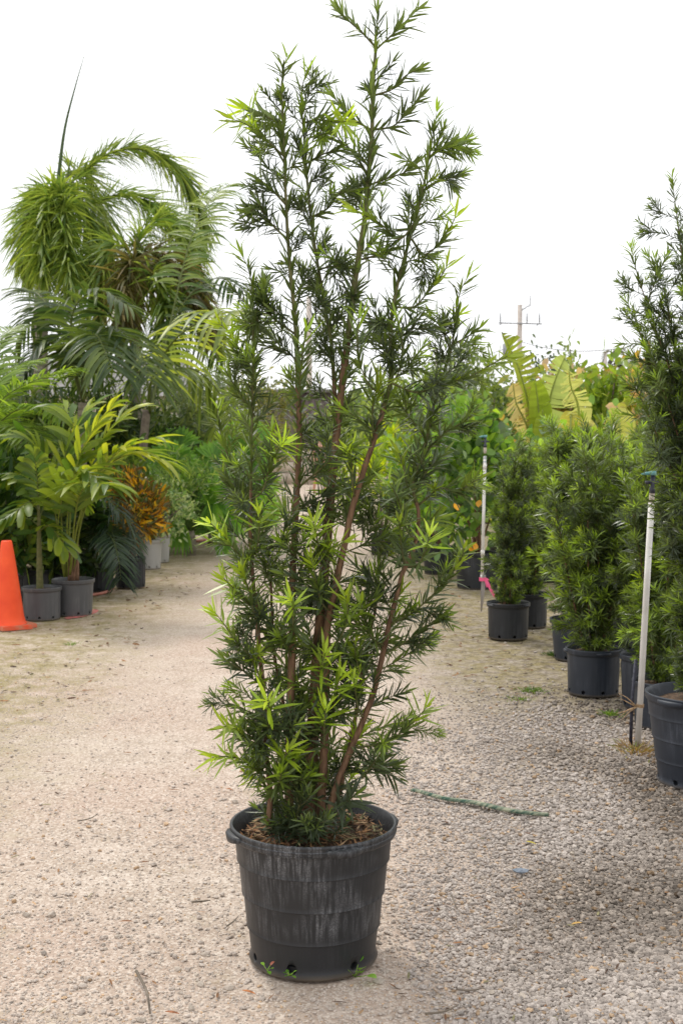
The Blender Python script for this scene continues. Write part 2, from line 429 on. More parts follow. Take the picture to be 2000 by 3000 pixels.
near = np.exp(-(np.maximum(0, YY - 12) / 6)**2) * np.exp(-(np.maximum(0, np.abs(XX) - 4) / 2)**2)
ZZ = near * (0.006 * np.sin(XX * 2.1 + 1.3 * np.sin(YY * 1.1)) * np.sin(YY * 1.7 + 0.6) - 0.006)
nx = len(xs)
Q = [[j*nx + i, j*nx + i + 1, (j+1)*nx + i + 1, (j+1)*nx + i] for j in range(len(ys)-1) for i in range(nx-1)]
mb.add(np.stack([XX, YY, ZZ], -1).reshape(-1, 3), Q)
ground = mb.build('ground', M['ground'])
ground['kind'] = 'structure'
def gz(x, y):
    n_ = np.exp(-(np.maximum(0, y - 12) / 6)**2) * np.exp(-(np.maximum(0, np.abs(x) - 4) / 2)**2)
    return n_ * (0.006 * np.sin(x * 2.1 + 1.3 * np.sin(y * 1.1)) * np.sin(y * 1.7 + 0.6) - 0.006)

# loose stones: an icosahedron pushed about
phi = (1 + 5**0.5) / 2
ICO = nrm(np.array([[-1, phi, 0], [1, phi, 0], [-1, -phi, 0], [1, -phi, 0], [0, -1, phi], [0, 1, phi], [0, -1, -phi], [0, 1, -phi], [phi, 0, -1], [phi, 0, 1], [-phi, 0, -1], [-phi, 0, 1]], float))
ICOF = np.array([[0,11,5],[0,5,1],[0,1,7],[0,7,10],[0,10,11],[1,5,9],[5,11,4],[11,10,2],[10,7,6],[7,1,8],[3,9,4],[3,4,2],[3,2,6],[3,6,8],[3,8,9],[4,9,5],[2,4,11],[6,2,10],[8,6,7],[9,8,1]])
def stones_mesh(x, y, size, cols, sink=0.25):
    n = len(x)
    V = np.broadcast_to(ICO, (n, 12, 3)) * (1 + RNG.uniform(-0.28, 0.28, (n, 12, 1)))
    V = V * (size[:, None, None] * 0.5) * np.stack([RNG.uniform(0.8, 1.35, n), RNG.uniform(0.7, 1.1, n), RNG.uniform(0.45, 0.8, n)], 1)[:, None]
    a = RNG.uniform(0, 2*math.pi, n); c, s = np.cos(a)[:, None], np.sin(a)[:, None]
    V = np.stack([V[..., 0]*c - V[..., 1]*s, V[..., 0]*s + V[..., 1]*c, V[..., 2]], -1)
    V = V + np.stack([x, y, gz(x, y) + size * sink], 1)[:, None]
    T = (ICOF[None] + (np.arange(n) * 12)[:, None, None]).reshape(-1, 3)
    return MB().add(V.reshape(-1, 3), None, T, np.repeat(cols, 12, 0))
def stone_cols(n, x, y):
    t = RNG.uniform(0, 1, n)[:, None]; c = (1-t) * np.array([0.34, 0.295, 0.262]) + t * np.array([0.58, 0.515, 0.465])
    c[x < 0.2] = c[x < 0.2] * 0.45 + np.array([0.31, 0.262, 0.22])
    dark = RNG.uniform(0, 1, n) < np.where(x > 0.5, 0.10, 0.02)
    c[dark] *= 0.6
    dirt_shade = sm(np.sin(x*4.1 + 1.5*np.sin(y*2.7)) + np.sin(y*3.3 + 1.1*np.sin(x*5.0)) + 3.4*(x - 0.16*(y - 3.7) - 0.5), 0.0, 2.6) * sm(x - 0.16*(y - 3.7), 0.3, 0.8)      # soil stain, and the right-hand shrubs' shade painted into the stone colours
    c *= (1 - 0.58 * dirt_shade * RNG.uniform(0.5, 1.2, n))[:, None] * (1 - dirt_shade[:, None] * np.array([0, 0.04, 0.10]))
    warm = RNG.uniform(0, 1, n) < 0.06
    c[warm] *= np.array([1.05, 0.85, 0.62])
    return c
def scatter(n, dens):
    out_x, out_y = [], []
    tot = 0
    while tot < n:
        py = 1700 + 1300 * RNG.uniform(0, 1, 20000)**0.75; px = RNG.uniform(-120, 2150, 20000)
        a = (px - 1000) / F_PX; b_ = (1500 - py) / F_PX
        dz = -SP + b_ * CP; t = -CAM_H / dz; x = a * t; y = (CP + b_ * SP) * t
        keep = (RNG.uniform(0, 1, 20000) < dens(x, y)) & (y < 9.5) & (((x + 0.085)**2 + (y - 3.835)**2) > 0.205**2)
        out_x.append(x[keep]); out_y.append(y[keep]); tot += keep.sum()
    return np.concatenate(out_x)[:n], np.concatenate(out_y)[:n]
def sm(v, a, c): t = np.clip((v - a) / (c - a), 0, 1); return t * t * (3 - 2*t)
def dens_coarse(x, y):
    patch = 0.5 + 0.5 * np.sin(x * 3.1 + 1.7 * np.sin(y * 1.3)) * np.sin(y * 2.3 + np.sin(x * 2.0))
    return 0.02 + 0.98 * sm(x + 0.25 * (patch - .5), 0.0, 0.9) * (0.55 + 0.45 * patch) * sm(8.6 - y, 0, 2.0)
x, y = scatter(42000, dens_coarse)
size = np.clip(RNG.lognormal(math.log(0.0105), 0.36, len(x)), 0.004, 0.024) * (1 + 0.35 * sm(x, 0.5, 1.4))
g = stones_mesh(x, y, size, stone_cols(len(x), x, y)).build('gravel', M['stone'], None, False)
tag(g, 'loose grey limestone gravel scattered over the ground', 'gravel', kind='stuff')
def dens_fine(x, y): return (0.18 + 0.5 * sm(np.sin(x * 2 + np.sin(y * 1.5)) + 0.6 * np.sin(y * 2.9 + x), -0.6, 0.9)) * sm(0.9 - x, -0.3, 0.5)
x, y = scatter(48000, dens_fine)
size = np.clip(RNG.lognormal(math.log(0.0055), 0.38, len(x)), 0.0028, 0.013)
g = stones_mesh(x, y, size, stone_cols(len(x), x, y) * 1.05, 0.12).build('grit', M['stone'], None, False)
tag(g, 'fine pale grit lying on the compacted path', 'grit', kind='stuff')
# the largest stones, one by one
stone_me = []
for k in range(8):
    mbs = stones_mesh(np.zeros(1), np.zeros(1) - 50, np.ones(1), np.array([[0.58, 0.50, 0.42]]) * rnd(0.8, 1.1), 0.12)
    mbs.V[0] = mbs.V[0] - np.array([0, -50, gz(0.0, -50.0)])
    me = mbs.mesh('stone', M['stone'], False); stone_me.append(me)
big = [(150, 2680), (380, 2630), (520, 2835), (415, 2985), (670, 2890), (345, 2740), (560, 2950), (1245, 2655), (1415, 2570), (1640, 2630), (1630, 2580), (1440, 2905), (1530, 2920), (1675, 2500), (1255, 2440), (600, 2790), (740, 2835), (1110, 2870), (1850, 2700), (1955, 2680), (1480, 1880), (1655, 1962), (78, 2680), (300, 2310), (690, 2350), (1760, 2330), (1375, 2640), (1500, 2790), (1850, 2920), (590, 2880)]
for k in range(110):
    big.append((rnd(1080, 1990), rnd(2350, 2990)) if k % 3 else (rnd(10, 640), rnd(2350, 2990)))
for k, (px, py) in enumerate(big):
    g0 = G(px, py)
    if (g0[0] + 0.085)**2 + (g0[1] - 3.835)**2 < 0.24**2: continue
    o = link('stone', stone_me[k % 8], ground, (g0[0], g0[1], float(gz(g0[0], g0[1]))))
    s = rnd(0.022, 0.034) if k < 30 else (rnd(0.015, 0.024) if px > 900 else rnd(0.010, 0.017))
    o.scale = (s, s, s); o.rotation_euler = (0, 0, rnd(0, 6.28))

# ------------------------------------------------------------------ podocarpus twigs (shared meshes)
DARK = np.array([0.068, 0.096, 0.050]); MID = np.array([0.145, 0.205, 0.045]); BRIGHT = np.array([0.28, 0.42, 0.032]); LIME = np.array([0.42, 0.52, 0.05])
def needles_along(mb, path, dens, ll, lw, c_base, c_tip, tip_from=0.7, spread=(62, 30), t0=0.08, t1=1.0, jit=0.15, mat=0):
    path = np.asarray(path); d = np.concatenate([[0], np.cumsum(np.linalg.norm(np.diff(path, axis=0), axis=1))])
    n = max(4, int(d[-1] * dens)); u = np.sort(RNG.uniform(t0, t1, n)); u[-3:] = 0.99
    pos = np.stack([np.interp(u * d[-1], d, path[:, k]) for k in range(3)], 1)
    t, a, b = frames(path)
    T = nrm(np.stack([np.interp(u * d[-1], d, t[:, k]) for k in range(3)], 1))
    A = nrm(np.cross(T, np.broadcast_to(nrm(np.array([0.3, 0.5, 0.2]) + t[0][[1, 2, 0]]), T.shape))); Bv = np.cross(A, T)
    az = np.arange(n) * 2.4 + RNG.uniform(-0.4, 0.4, n)
    R_ = A * np.cos(az)[:, None] + Bv * np.sin(az)[:, None]
    ang = np.radians(spread[0] + (spread[1] - spread[0]) * u**2 + RNG.normal(0, 9, n))
    D = T * np.cos(ang)[:, None] + R_ * np.sin(ang)[:, None]
    f = np.clip((u - tip_from) / max(1e-3, 1 - tip_from), 0, 1)[:, None]
    C = c_base * (1 - f) + c_tip * f
    C = C * RNG.uniform(0.75, 1.3, (n, 1)) * np.array([1, 1, 1]) 
    L = ll * RNG.uniform(0.7, 1.15, n) * (1 - 0.35 * np.clip((u - 0.85) / 0.15, 0, 1))
    leafset(mb, pos + R_ * 0.002, D, T, L, lw * RNG.uniform(0.8, 1.15, n), RNG.uniform(-0.15, jit + 0.22, n) * 1.4, C, NEEDLE, 0, mat, T * -0.5 + R_ * 0.6)
def twig_mesh(kind, L, ll=0.082, lw=0.0088, k=0):
    mb = MB()
    bx, by = rnd(-0.25, 0.25), rnd(-0.25, 0.25)
    path = smooth_path([(0, 0, 0), (bx*L*0.3, by*L*0.3, L*0.5), (bx*L, by*L, L*0.98)], 8)
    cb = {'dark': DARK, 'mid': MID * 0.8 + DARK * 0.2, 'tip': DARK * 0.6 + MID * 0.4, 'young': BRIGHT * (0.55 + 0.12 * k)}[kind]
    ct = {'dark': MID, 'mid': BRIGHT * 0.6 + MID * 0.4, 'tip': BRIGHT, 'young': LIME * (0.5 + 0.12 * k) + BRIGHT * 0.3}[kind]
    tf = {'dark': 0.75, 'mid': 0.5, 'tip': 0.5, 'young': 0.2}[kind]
    tube(mb, path, np.linspace(0.0028, 0.0012, 8), 4, mat=1, cap=False)
    dens = 205 if kind != 'young' else 250
    sp = (62, 22) if kind != 'young' else (70, 26)
    needles_along(mb, path, dens, ll, lw, cb, ct, tf, sp, 0.1)
    if kind in ('dark', 'mid', 'tip') and L > 0.18:
        for s in range(random.choice([2, 3])):
            u = rnd(0.25, 0.75); p0 = path[int(u * 7)]
            az = rnd(0, 6.28); d = np.array([math.cos(az)*0.75, math.sin(az)*0.75, 0.66]); l2 = L * rnd(0.3, 0.5)
            p2 = smooth_path([p0, p0 + d * l2 * 0.5, p0 + d * l2 + np.array([0, 0, 0.02])], 5)
            tube(mb, p2, np.linspace(0.002, 0.001, 5), 4, mat=1, cap=False)
            needles_along(mb, p2, 190, ll * 0.9, lw, cb, ct, 0.5, sp, 0.1)
    return mb.mesh('leafy_twig', [M['needle'], M['twig']])
TW = {'dark': [twig_mesh('dark', l) for l in (0.12, 0.16, 0.2, 0.24, 0.14, 0.19)],
      'mid': [twig_mesh('mid', l) for l in (0.12, 0.16, 0.2, 0.14)],
      'tip': [twig_mesh('tip', l) for l in (0.13, 0.17, 0.21, 0.15, 0.19)],
      'young': [twig_mesh('young', l, 0.074, 0.0092, k) for k, l in enumerate((0.05, 0.085, 0.07, 0.06, 0.095))]}
def put(name, me, parent, loc, d, scale=1.0, roll=None):
    o = link(name, me, parent)
    q = Vector(d).to_track_quat('Z', 'Y') @ Quaternion((0, 0, 1), rnd(0, 6.28) if roll is None else roll)
    o.matrix_basis = Matrix.LocRotScale(Vector(loc), q, Vector((scale,) * 3))
    return o
def pick(w):
    k = random.choices(['dark', 'mid', 'tip', 'young'], w)[0]
    return random.choice(TW[k])
def dress(stem, path, step, t0, t1, weights, length, ang=(35, 65), cam_thin=0.0, fade=0.6, top_bright=False):
    path = np.asarray(path); d = np.concatenate([[0], np.cumsum(np.linalg.norm(np.diff(path, axis=0), axis=1))])
    tg, a, b = frames(path); s = t0 * d[-1]; az = rnd(0, 6.28)
    while s < t1 * d[-1]:
        u = s / d[-1]
        p = np.array([np.interp(s, d, path[:, k]) for k in range(3)]); i = min(int(u * (len(path)-1)), len(path)-1)
        az += 2.4 + rnd(-0.5, 0.5)
        r = a[i] * math.cos(az) + b[i] * math.sin(az)
        s += step * rnd(0.6, 1.4)
        if cam_thin and r[1] < -0.45 and random.random() < cam_thin: continue
        an = math.radians(rnd(*ang)); dr = tg[i] * math.cos(an) + r * math.sin(an)
        sc = length * rnd(0.7, 1.25) * (1 - (1 - fade) * u)
        if top_bright: sc *= min(1.0, 0.5 + 1.8 * u)
        w_ = weights if (u < 0.55 or not top_bright) else (weights[0], weights[1], weights[2] * 2.2, weights[3] * 2.5)
        put('leafy_twig', pick(w_), stem, p, dr, sc)

# ------------------------------------------------------------------ pots
def pot_mesh(R0, R1, H, kind='smooth', seg=64, rim=0.012, wall=0.007):
    """open pot: outer wall, rolled rim, inner wall and floor"""
    mb = MB(); n = 18
    if kind == 'ring': wall = 0.018
    outer = [(R0 * 0.9, 0.004), (R0 * 0.97, 0.0), (R0, 0.010)]
    zs = list(np.linspace(0.02, H - 0.045, n)); rings = [q * H for q in (0.255, 0.50, 0.74)] if kind == 'ring' else []
    if rings: zs = sorted([z for z in zs if min(abs(z - q) for q in rings) > 0.008] + [q + e for q in rings for e in (-0.003, -0.0012, 0.0012, 0.003)])
    for z in zs:
        r = R0 + (R1 - rim - R0) * z / H
        if rings:
            r += 0.0045 * sum(1 for q in rings if z > q - 0.001) - 0.009 + (0.0012 if min(abs(z - q - 0.0012) for q in rings) < 1e-6 else 0)
        outer.append((r, z))
    outer += [(R1 - rim, H - 0.036), (R1 - 0.004, H - 0.034), (R1 - 0.001, H - 0.028), (R1 - 0.002, H - 0.012), (R1, H - 0.008), (R1 - 0.001, H - 0.002), (R1 - 0.005, H), (R1 - 0.010, H - 0.002), (R1 - 0.012, H - 0.02)]
    inner = [(R0 + (R1 - rim - R0) * f - wall, f * H) for f in (0.85, 0.5, 0.08)] + [(0.0008, 0.02)]
    rip = None
    if kind == 'ribbed':
        rip = lambda th, z, r: (0.0035 * (np.sin(th * 22) > 0.3) if 0.02 < z < H - 0.05 else 0) * np.ones_like(th)
        seg = 132
    prof = [(0.0008, 0.004)] + outer + inner
    lathe(mb, prof, seg, ripple=rip)
    m = len(prof) - 1          # close the floor so that the wall is one solid
    mb.Q.append(np.array([[m*seg + j, m*seg + (j+1) % seg, (j+1) % seg, j] for j in range(seg)])); mb.qm.append(np.zeros(seg))
    return mb
def lug_mesh(R1, H, a0, a1, depth=0.022, h=0.026, mat=None):
    mb = MB(); n = 14; V = []
    for i, t in enumerate(np.linspace(a0, a1, n)):
        e = abs(math.sin(math.pi * i / (n-1)))**0.45
        r0, r1, z1, z0 = R1 - 0.004, R1 - 0.002 + depth * e, H - 0.010 - 0.004 * (1-e), H - 0.014 - h * (0.4 + 0.6*e)
        for (r, z) in ((r0, z1), (r1 - 0.006*e, z1), (r1, z1 - 0.006), (r1 - 0.003*e, z0 + 0.004), (r0 + 0.002, z0)):
            V.append((r*math.cos(t), r*math.sin(t), z))
    Q = [[i*5 + j, i*5 + j + 1, (i+1)*5 + j + 1, (i+1)*5 + j] for i in range(n-1) for j in range(4)]
    mb.add(V, Q)
    return mb.mesh('handle', mat)
def cut_holes(me, holes, R0):
    """cut round drainage holes with a boolean; returns a new mesh"""
    src = bpy.data.objects.new('tmp', me); COL.objects.link(src); cutters = []
    for (a, z, r) in holes:
        bm = bmesh.new(); bmesh.ops.create_cone(bm, cap_ends=True, segments=18, radius1=r, radius2=r, depth=0.05)
        cm = bpy.data.meshes.new('cut'); bm.to_mesh(cm); bm.free()
        c = bpy.data.objects.new('cut', cm); COL.objects.link(c)
        d = Vector((math.cos(a), math.sin(a), 0)); c.matrix_basis = Matrix.LocRotScale(d * R0 + Vector((0, 0, z)), d.to_track_quat('Z', 'Y'), Vector((1, 1, 1)))
        md = src.modifiers.new('b', 'BOOLEAN'); md.object = c; md.operation = 'DIFFERENCE'; md.solver = 'EXACT'; cutters.append(c)
    dg = bpy.context.evaluated_depsgraph_get(); dg.update()
    out = bpy.data.meshes.new_from_object(src.evaluated_get(dg))
    for o in cutters + [src]: bpy.data.objects.remove(o)
    return out if len(out.polygons) > 200 else me
def soil_mesh(R, z, bump=0.012, slope=0.0):
    mb = MB(); V = [(0, 0, z + bump*2)]; rings = 6; seg = 28
    for i in range(1, rings+1):
        r = R * i / rings
        for j in range(seg):
            t = 2*math.pi*j/seg
            V.append((r*math.cos(t), r*math.sin(t), z + bump * (1 - i/rings) * 1.5 + RNG.normal(0, bump*0.35) + slope * r / R * math.sin(t)))
    T = [[0, 1 + j, 1 + (j+1) % seg] for j in range(seg)]
    Q = [[1 + (i-1)*seg + j, 1 + i*seg + j, 1 + i*seg + (j+1) % seg, 1 + (i-1)*seg + (j+1) % seg] for i in range(1, rings) for j in range(seg)]
    return mb.add(V, Q, T).mesh('soil', M['soil'])
POTS = {}
def add_pot(root, kind, R0, R1, H, mat, lugs=(), holes=True, fill=0.86, rot=0.0):
    key = (kind, R0, R1, H)
    if key not in POTS:
        me = pot_mesh(R0, R1, H, kind).mesh('pot', M['pot'])
        if holes: me = cut_holes(me, [(a, 0.026, 0.012) for a in np.arange(8) * math.pi / 4 + 0.2], R0)
        POTS[key] = (me, soil_mesh(R0 + (R1 - 0.012 - R0) * fill - 0.008, H * fill))
    p = link('pot', POTS[key][0], root)
    if p.data.materials[0] != M[mat]:
        p.material_slots[0].link = 'OBJECT'; p.material_slots[0].material = M[mat]
    p.rotation_euler[2] = rot
    link('soil', POTS[key][1], root)
    for a in lugs:
        link('handle', lug_mesh(R1, H, a - 0.28, a + 0.28, R1 * 0.085, R1 * 0.10, M[mat]), p)
    return p

# ------------------------------------------------------------------ the main plant
main_label = 'tall multi-stemmed needle-leaved shrub in the large worn black pot in the foreground'
MY = 3.835; mx = float(P(918, 2798, MY)[0]); root = thing('potted_shrub', main_label, 'shrub', (mx, MY, 0))
ORI = np.array([mx, MY, 0.0])
me = pot_mesh(0.199, 0.257, 0.425, 'ring', 112, 0.016).mesh('pot', M['pot_main'])
me = cut_holes(me, [(math.radians(252), 0.034, 0.016), (math.radians(205), 0.03, 0.012), (math.radians(310), 0.03, 0.013), (math.radians(20), 0.03, 0.013)], 0.199)
mpot = link('pot', me, root)
for az in (200, 293, 20, 110):
    link('handle', lug_mesh(0.257, 0.425, math.radians(az) - 0.24, math.radians(az) + 0.24, 0.020, 0.024, M['pot_main']), mpot)
mb = MB(); lathe(mb, [(0.2545, 0.4), (0.2575, 0.4035), (0.2575, 0.406), (0.2545, 0.4095)], 112)
mb.build('rim_bead', M['pot_main'], mpot)
# raised lettering on the rim band
tcu = bpy.data.curves.new('lettering', 'FONT'); tcu.body = 'GALLONS  SERIES'; tcu.size = 0.016; tcu.extrude = 0.0006; tcu.align_x = 'CENTER'
tob = bpy.data.objects.new('lettering', tcu); COL.objects.link(tob)
dg = bpy.context.evaluated_depsgraph_get(); dg.update()
tme = bpy.data.meshes.new_from_object(tob.evaluated_get(dg)); bpy.data.objects.remove(tob)
for v in tme.vertices:
    a = math.radians(255) + v.co.x / 0.257 * 1.15; r = 0.2562 + v.co.z
    v.co = Vector((r*math.cos(a), r*math.sin(a), 0.394 + v.co.y * 0.7 - 0.005))
tme.materials.clear(); tme.materials.append(M['pot_main'])
link('lettering', tme, mpot)
link('soil', soil_mesh(0.232, 0.368, 0.010, 0.012), root)
mb = MB(); n = 900
r = 0.225 * np.sqrt(RNG.uniform(0, 1, n)); th = RNG.uniform(0, 2*math.pi, n); dz = RNG.normal(0.05, 0.22, n)
B = np.stack([r*np.cos(th), r*np.sin(th), 0.376 + 0.02*(1 - r/0.23) + RNG.uniform(0, 0.014, n) + 0.012*(r/0.23)*np.sin(th)], 1)
az = RNG.uniform(0, 2*math.pi, n); D = np.stack([np.cos(az), np.sin(az), dz], 1)
L = RNG.uniform(0.025, 0.07, n); over = np.linalg.norm((B + D * L[:, None])[:, :2], axis=1) > 0.228; L[over] = 0.012
pal = np.array([[0.30, 0.15, 0.07], [0.40, 0.22, 0.11], [0.20, 0.10, 0.055], [0.46, 0.30, 0.17], [0.13, 0.08, 0.055], [0.30, 0.27, 0.14]])
leafset(mb, B, D, np.stack([RNG.normal(0, 0.4, n), RNG.normal(0, 0.4, n), np.ones(n)], 1), L, RNG.uniform(0.004, 0.008, n), RNG.uniform(-0.1, 0.15, n), pal[RNG.integers(0, 6, n)] * RNG.uniform(0.7, 1.2, (n, 1)), NEEDLE, 0)
mb.build('dry_needle_mulch', M['dry'], root)['kind'] = 'stuff'

def px_path(pts, dy0, dy1, n=40):
    k = len(pts); out = []
    for i, (x_, y_) in enumerate(pts):
        out.append(P(x_, y_, MY + dy0 + (dy1 - dy0) * i / (k - 1)) - ORI)
    return smooth_path(out, n)
STEMS = [
 # pixels, depth offset base/top, radius base/top, twig step, weights, length, thin
 ([(846, 2425), (850, 2123), (856, 1900), (855, 1705), (862, 1510), (872, 1325), (874, 1206), (866, 976), (849, 802), (838, 610), (830, 380), (825, 262)], -0.04, -0.02, 0.0125, 0.0025),
 ([(900, 2425), (908, 2212), (925, 2000), (932, 1880), (950, 1680), (974, 1406), (990, 1260), (1015, 1054), (1028, 949), (1047, 786), (1069, 650), (1080, 520), (1090, 390), (1093, 260), (1101, 135)], 0.0, 0.03, 0.017, 0.0042),
 ([(938, 2425), (950, 2168), (955, 2030), (960, 1846), (990, 1694), (1015, 1569), (1030, 1488), (1066, 1369), (1093, 1293), (1126, 1179), (1142, 1108), (1147, 921), (1183, 759), (1223, 623), (1261, 436)], -0.05, -0.08, 0.0125, 0.0025),
 ([(953, 2438), (966, 2369), (993, 2279), (1029, 2190), (1069, 2092), (1091, 2034), (1113, 1945), (1142, 1813), (1160, 1740), (1175, 1683), (1215, 1600), (1225, 1500), (1208, 1420), (1240, 1336), (1262, 1233), (1290, 1120), (1321, 1030), (1337, 895)], -0.10, 0.02, 0.0095, 0.002),
 ([(916, 2425), (925, 2150), (940, 1850), (960, 1600), (977, 1400), (980, 1271), (969, 1033), (947, 894), (928, 786), (912, 678), (901, 569), (895, 488), (890, 407), (882, 305)], 0.08, 0.06, 0.0105, 0.0025),
 ([(785, 2420), (792, 2324), (783, 2212), (774, 2012), (763, 1910), (757, 1813), (746, 1678), (741, 1488), (745, 1300), (746, 1184), (746, 1108), (744, 921), (738, 835)], -0.06, -0.05, 0.0075, 0.002),
 ([(880, 2425), (868, 2250), (835, 2080), (800, 1900), (790, 1700), (770, 1560), (715, 1440), (680, 1370), (652, 1290)], 0.07, 0.10, 0.006, 0.002),
 ([(975, 2400), (1010, 2250), (1040, 2100), (1060, 1980), (1090, 1850), (1108, 1760), (1120, 1600), (1150, 1480), (1190, 1380)], 0.08, 0.10, 0.007, 0.002),
]
SET = [  # t0, t1, step, weights(dark,mid,tip,young), length, thin, direct needles from t
 (0.02, 0.99, 0.046, (6, 2, 2, 0.6), 0.85, 0.68, 0.45),
 (0.03, 0.97, 0.058, (7, 2, 1.2, 0.3), 0.85, 0.68, 0.50),
 (0.03, 0.99, 0.040, (5, 3, 3, 0.9), 0.9, 0.62, 0.55),
 (0.04, 0.98, 0.042, (6, 3, 2, 0.6), 0.85, 0.6, 0.62),
 (0.03, 0.99, 0.042, (8, 2, 0.8, 0.2), 0.80, 0.4, 0.40),
 (0.03, 0.99, 0.038, (5, 3, 3, 0.9), 0.74, 0.3, 0.62),
 (0.10, 0.98, 0.042, (5, 3, 3, 0.8), 0.82, 0.1, 0.6),
 (0.08, 0.98, 0.042, (6, 3, 2, 0.5), 0.82, 0.1, 0.6),
]
for (pts, d0, d1, r0, r1), (t0, t1, step, wts, ln, thin, nd) in zip(STEMS, SET):
    path = px_path(pts, d0, d1, 60)
    path[:, :2] += np.cumsum(RNG.normal(0, 0.0008, (60, 2)), 0) * np.sin(np.linspace(0, math.pi, 60))[:, None]
    mb = MB(); rr = 1.12 * (r0 + (r1 - r0) * np.linspace(0, 1, 60)**1.1)
    k = int(60 * 0.62)
    tube(mb, path[:k+1], rr[:k+1] * RNG.uniform(0.94, 1.06, k+1), 8, mat=0)
    tube(mb, path[k:], rr[k:], 7, mat=1)
    st = mb.build('stem', [M['stem'], M['twig']], root)
    mbn = MB(); needles_along(mbn, path[int(60*nd):], 150, 0.074, 0.0092, DARK * 0.5 + MID * 0.5, MID * 0.6 + BRIGHT * 0.4, 0.85, (46, 24), 0.0)
    lv = mbn.build('stem_leaves', M['needle'], st); lv['kind'] = 'stuff'
    dress(st, path, step, t0, t1, wts, ln, (38, 66), thin, 0.72)
    put('leafy_twig', TW['tip' if r0 != 0.017 else 'dark'][0], st, path[-1], path[-1] - path[-3], 0.8)
BRANCHES = [  # pixel polylines, depth offsets, weights
 ([(1101, 140), (1060, 95), (1020, 60), (985, 20)], 0.03, 0.0, 'up'), ([(1101, 145), (1150, 100), (1190, 60), (1225, 25)], 0.03, 0.06, 'up'),
 ([(1095, 280), (1150, 260), (1190, 220), (1225, 205)], 0.03, 0.0, 'up'), ([(1090, 380), (1150, 370), (1190, 330), (1228, 285)], 0.03, 0.08, 'up'),
 ([(1085, 380), (1030, 345), (1000, 310), (970, 278)], 0.03, 0.0, 'up'), ([(1080, 520), (1045, 460), (1000, 415), (965, 380)], 0.03, 0.08, 'up'),
 ([(1075, 545), (1140, 520), (1185, 505), (1215, 478)], 0.03, 0.0, 'up'), ([(1060, 760), (1110, 745), (1150, 725)], 0.03, -0.05, 'up'),
 ([(1223, 640), (1170, 700), (1120, 660), (1085, 640)], -0.08, -0.12, 'y'), ([(1240, 560), (1270, 540), (1300, 520), (1325, 545)], -0.08, -0.05, 'm'),
 ([(1205, 700), (1240, 745), (1280, 720), (1310, 680)], -0.08, -0.1, 'y'), ([(1250, 470), (1280, 440), (1325, 430)], -0.08, -0.04, 'm'),
 ([(1160, 900), (1210, 900), (1250, 860), (1280, 825)], -0.08, -0.12, 'y'), ([(1142, 1120), (1220, 1150), (1290, 1128), (1370, 1105), (1425, 1075)], -0.08, -0.2, 'y'),
 ([(1321, 1030), (1290, 960), (1262, 925)], 0.02, 0.0, 'm'), ([(1325, 1010), (1370, 985), (1405, 962)], 0.02, 0.0, 'm'),
 ([(1240, 1330), (1300, 1270), (1350, 1240), (1385, 1215)], 0.0, -0.05, 'm'), ([(1225, 1480), (1290, 1430), (1340, 1440), (1370, 1420)], 0.0, -0.1, 'y'),
 ([(1142, 1830), (1200, 1800), (1270, 1740), (1320, 1680), (1345, 1645)], -0.05, -0.15, 'y'), ([(1120, 1920), (1190, 1880), (1260, 1830), (1310, 1800)], -0.05, -0.1, 'm'),
 ([(1040, 2190), (1110, 2180), (1170, 2150), (1215, 2110)], -0.1, -0.2, 'y'), ([(1060, 2280), (1090, 2240), (1120, 2200)], -0.08, -0.15, 'm'),
 ([(770, 2000), (730, 1920), (700, 1890), (672, 1850)], -0.06, -0.15, 'y'), ([(775, 2140), (735, 2090), (700, 2070)], -0.06, -0.12, 'm'),
 ([(785, 2240), (750, 2170), (700, 2140)], -0.06, -0.16, 'y'), ([(785, 2290), (740, 2240), (690, 2220)], -0.06, -0.14, 'y'),
 ([(745, 1700), (710, 1640), (680, 1600), (655, 1570)], -0.05, -0.1, 'y'), ([(757, 1800), (720, 1760), (690, 1730)], -0.05, -0.12, 'y'),
 ([(741, 1500), (700, 1450), (655, 1395)], -0.05, 0.0, 'm'), ([(746, 1220), (700, 1150), (675, 1110), (660, 1085)], -0.05, -0.05, 'm'),
 ([(746, 1120), (710, 1040), (690, 1000)], -0.05, -0.02, 'y'), ([(866, 980), (800, 930), (770, 880), (775, 830)], -0.02, -0.1, 'd'),
 ([(835, 460), (790, 420), (745, 380)], -0.02, -0.08, 'y'), ([(832, 360), (790, 345), (750, 330)], -0.02, 0.05, 'y'),
 ([(840, 700), (790, 650), (760, 600), (735, 620)], -0.02, -0.08, 'd'), ([(838, 600), (790, 550), (750, 520)], -0.02, -0.1, 'd'),
 ([(905, 640), (960, 610), (1000, 560), (1040, 560)], 0.06, 0.0, 'm'), ([(895, 480), (950, 450), (990, 440)], 0.06, 0.02, 'd'),
 ([(890, 360), (930, 350), (965, 355)], 0.06, 0.0, 'y'), ([(930, 790), (980, 780), (1010, 790)], 0.06, -0.02, 'd'),
 ([(872, 1430), (920, 1390), (980, 1340), (1040, 1310)], -0.03, -0.15, 'm'), ([(862, 1700), (900, 1640), (960, 1610)], -0.03, -0.12, 'y'),
]
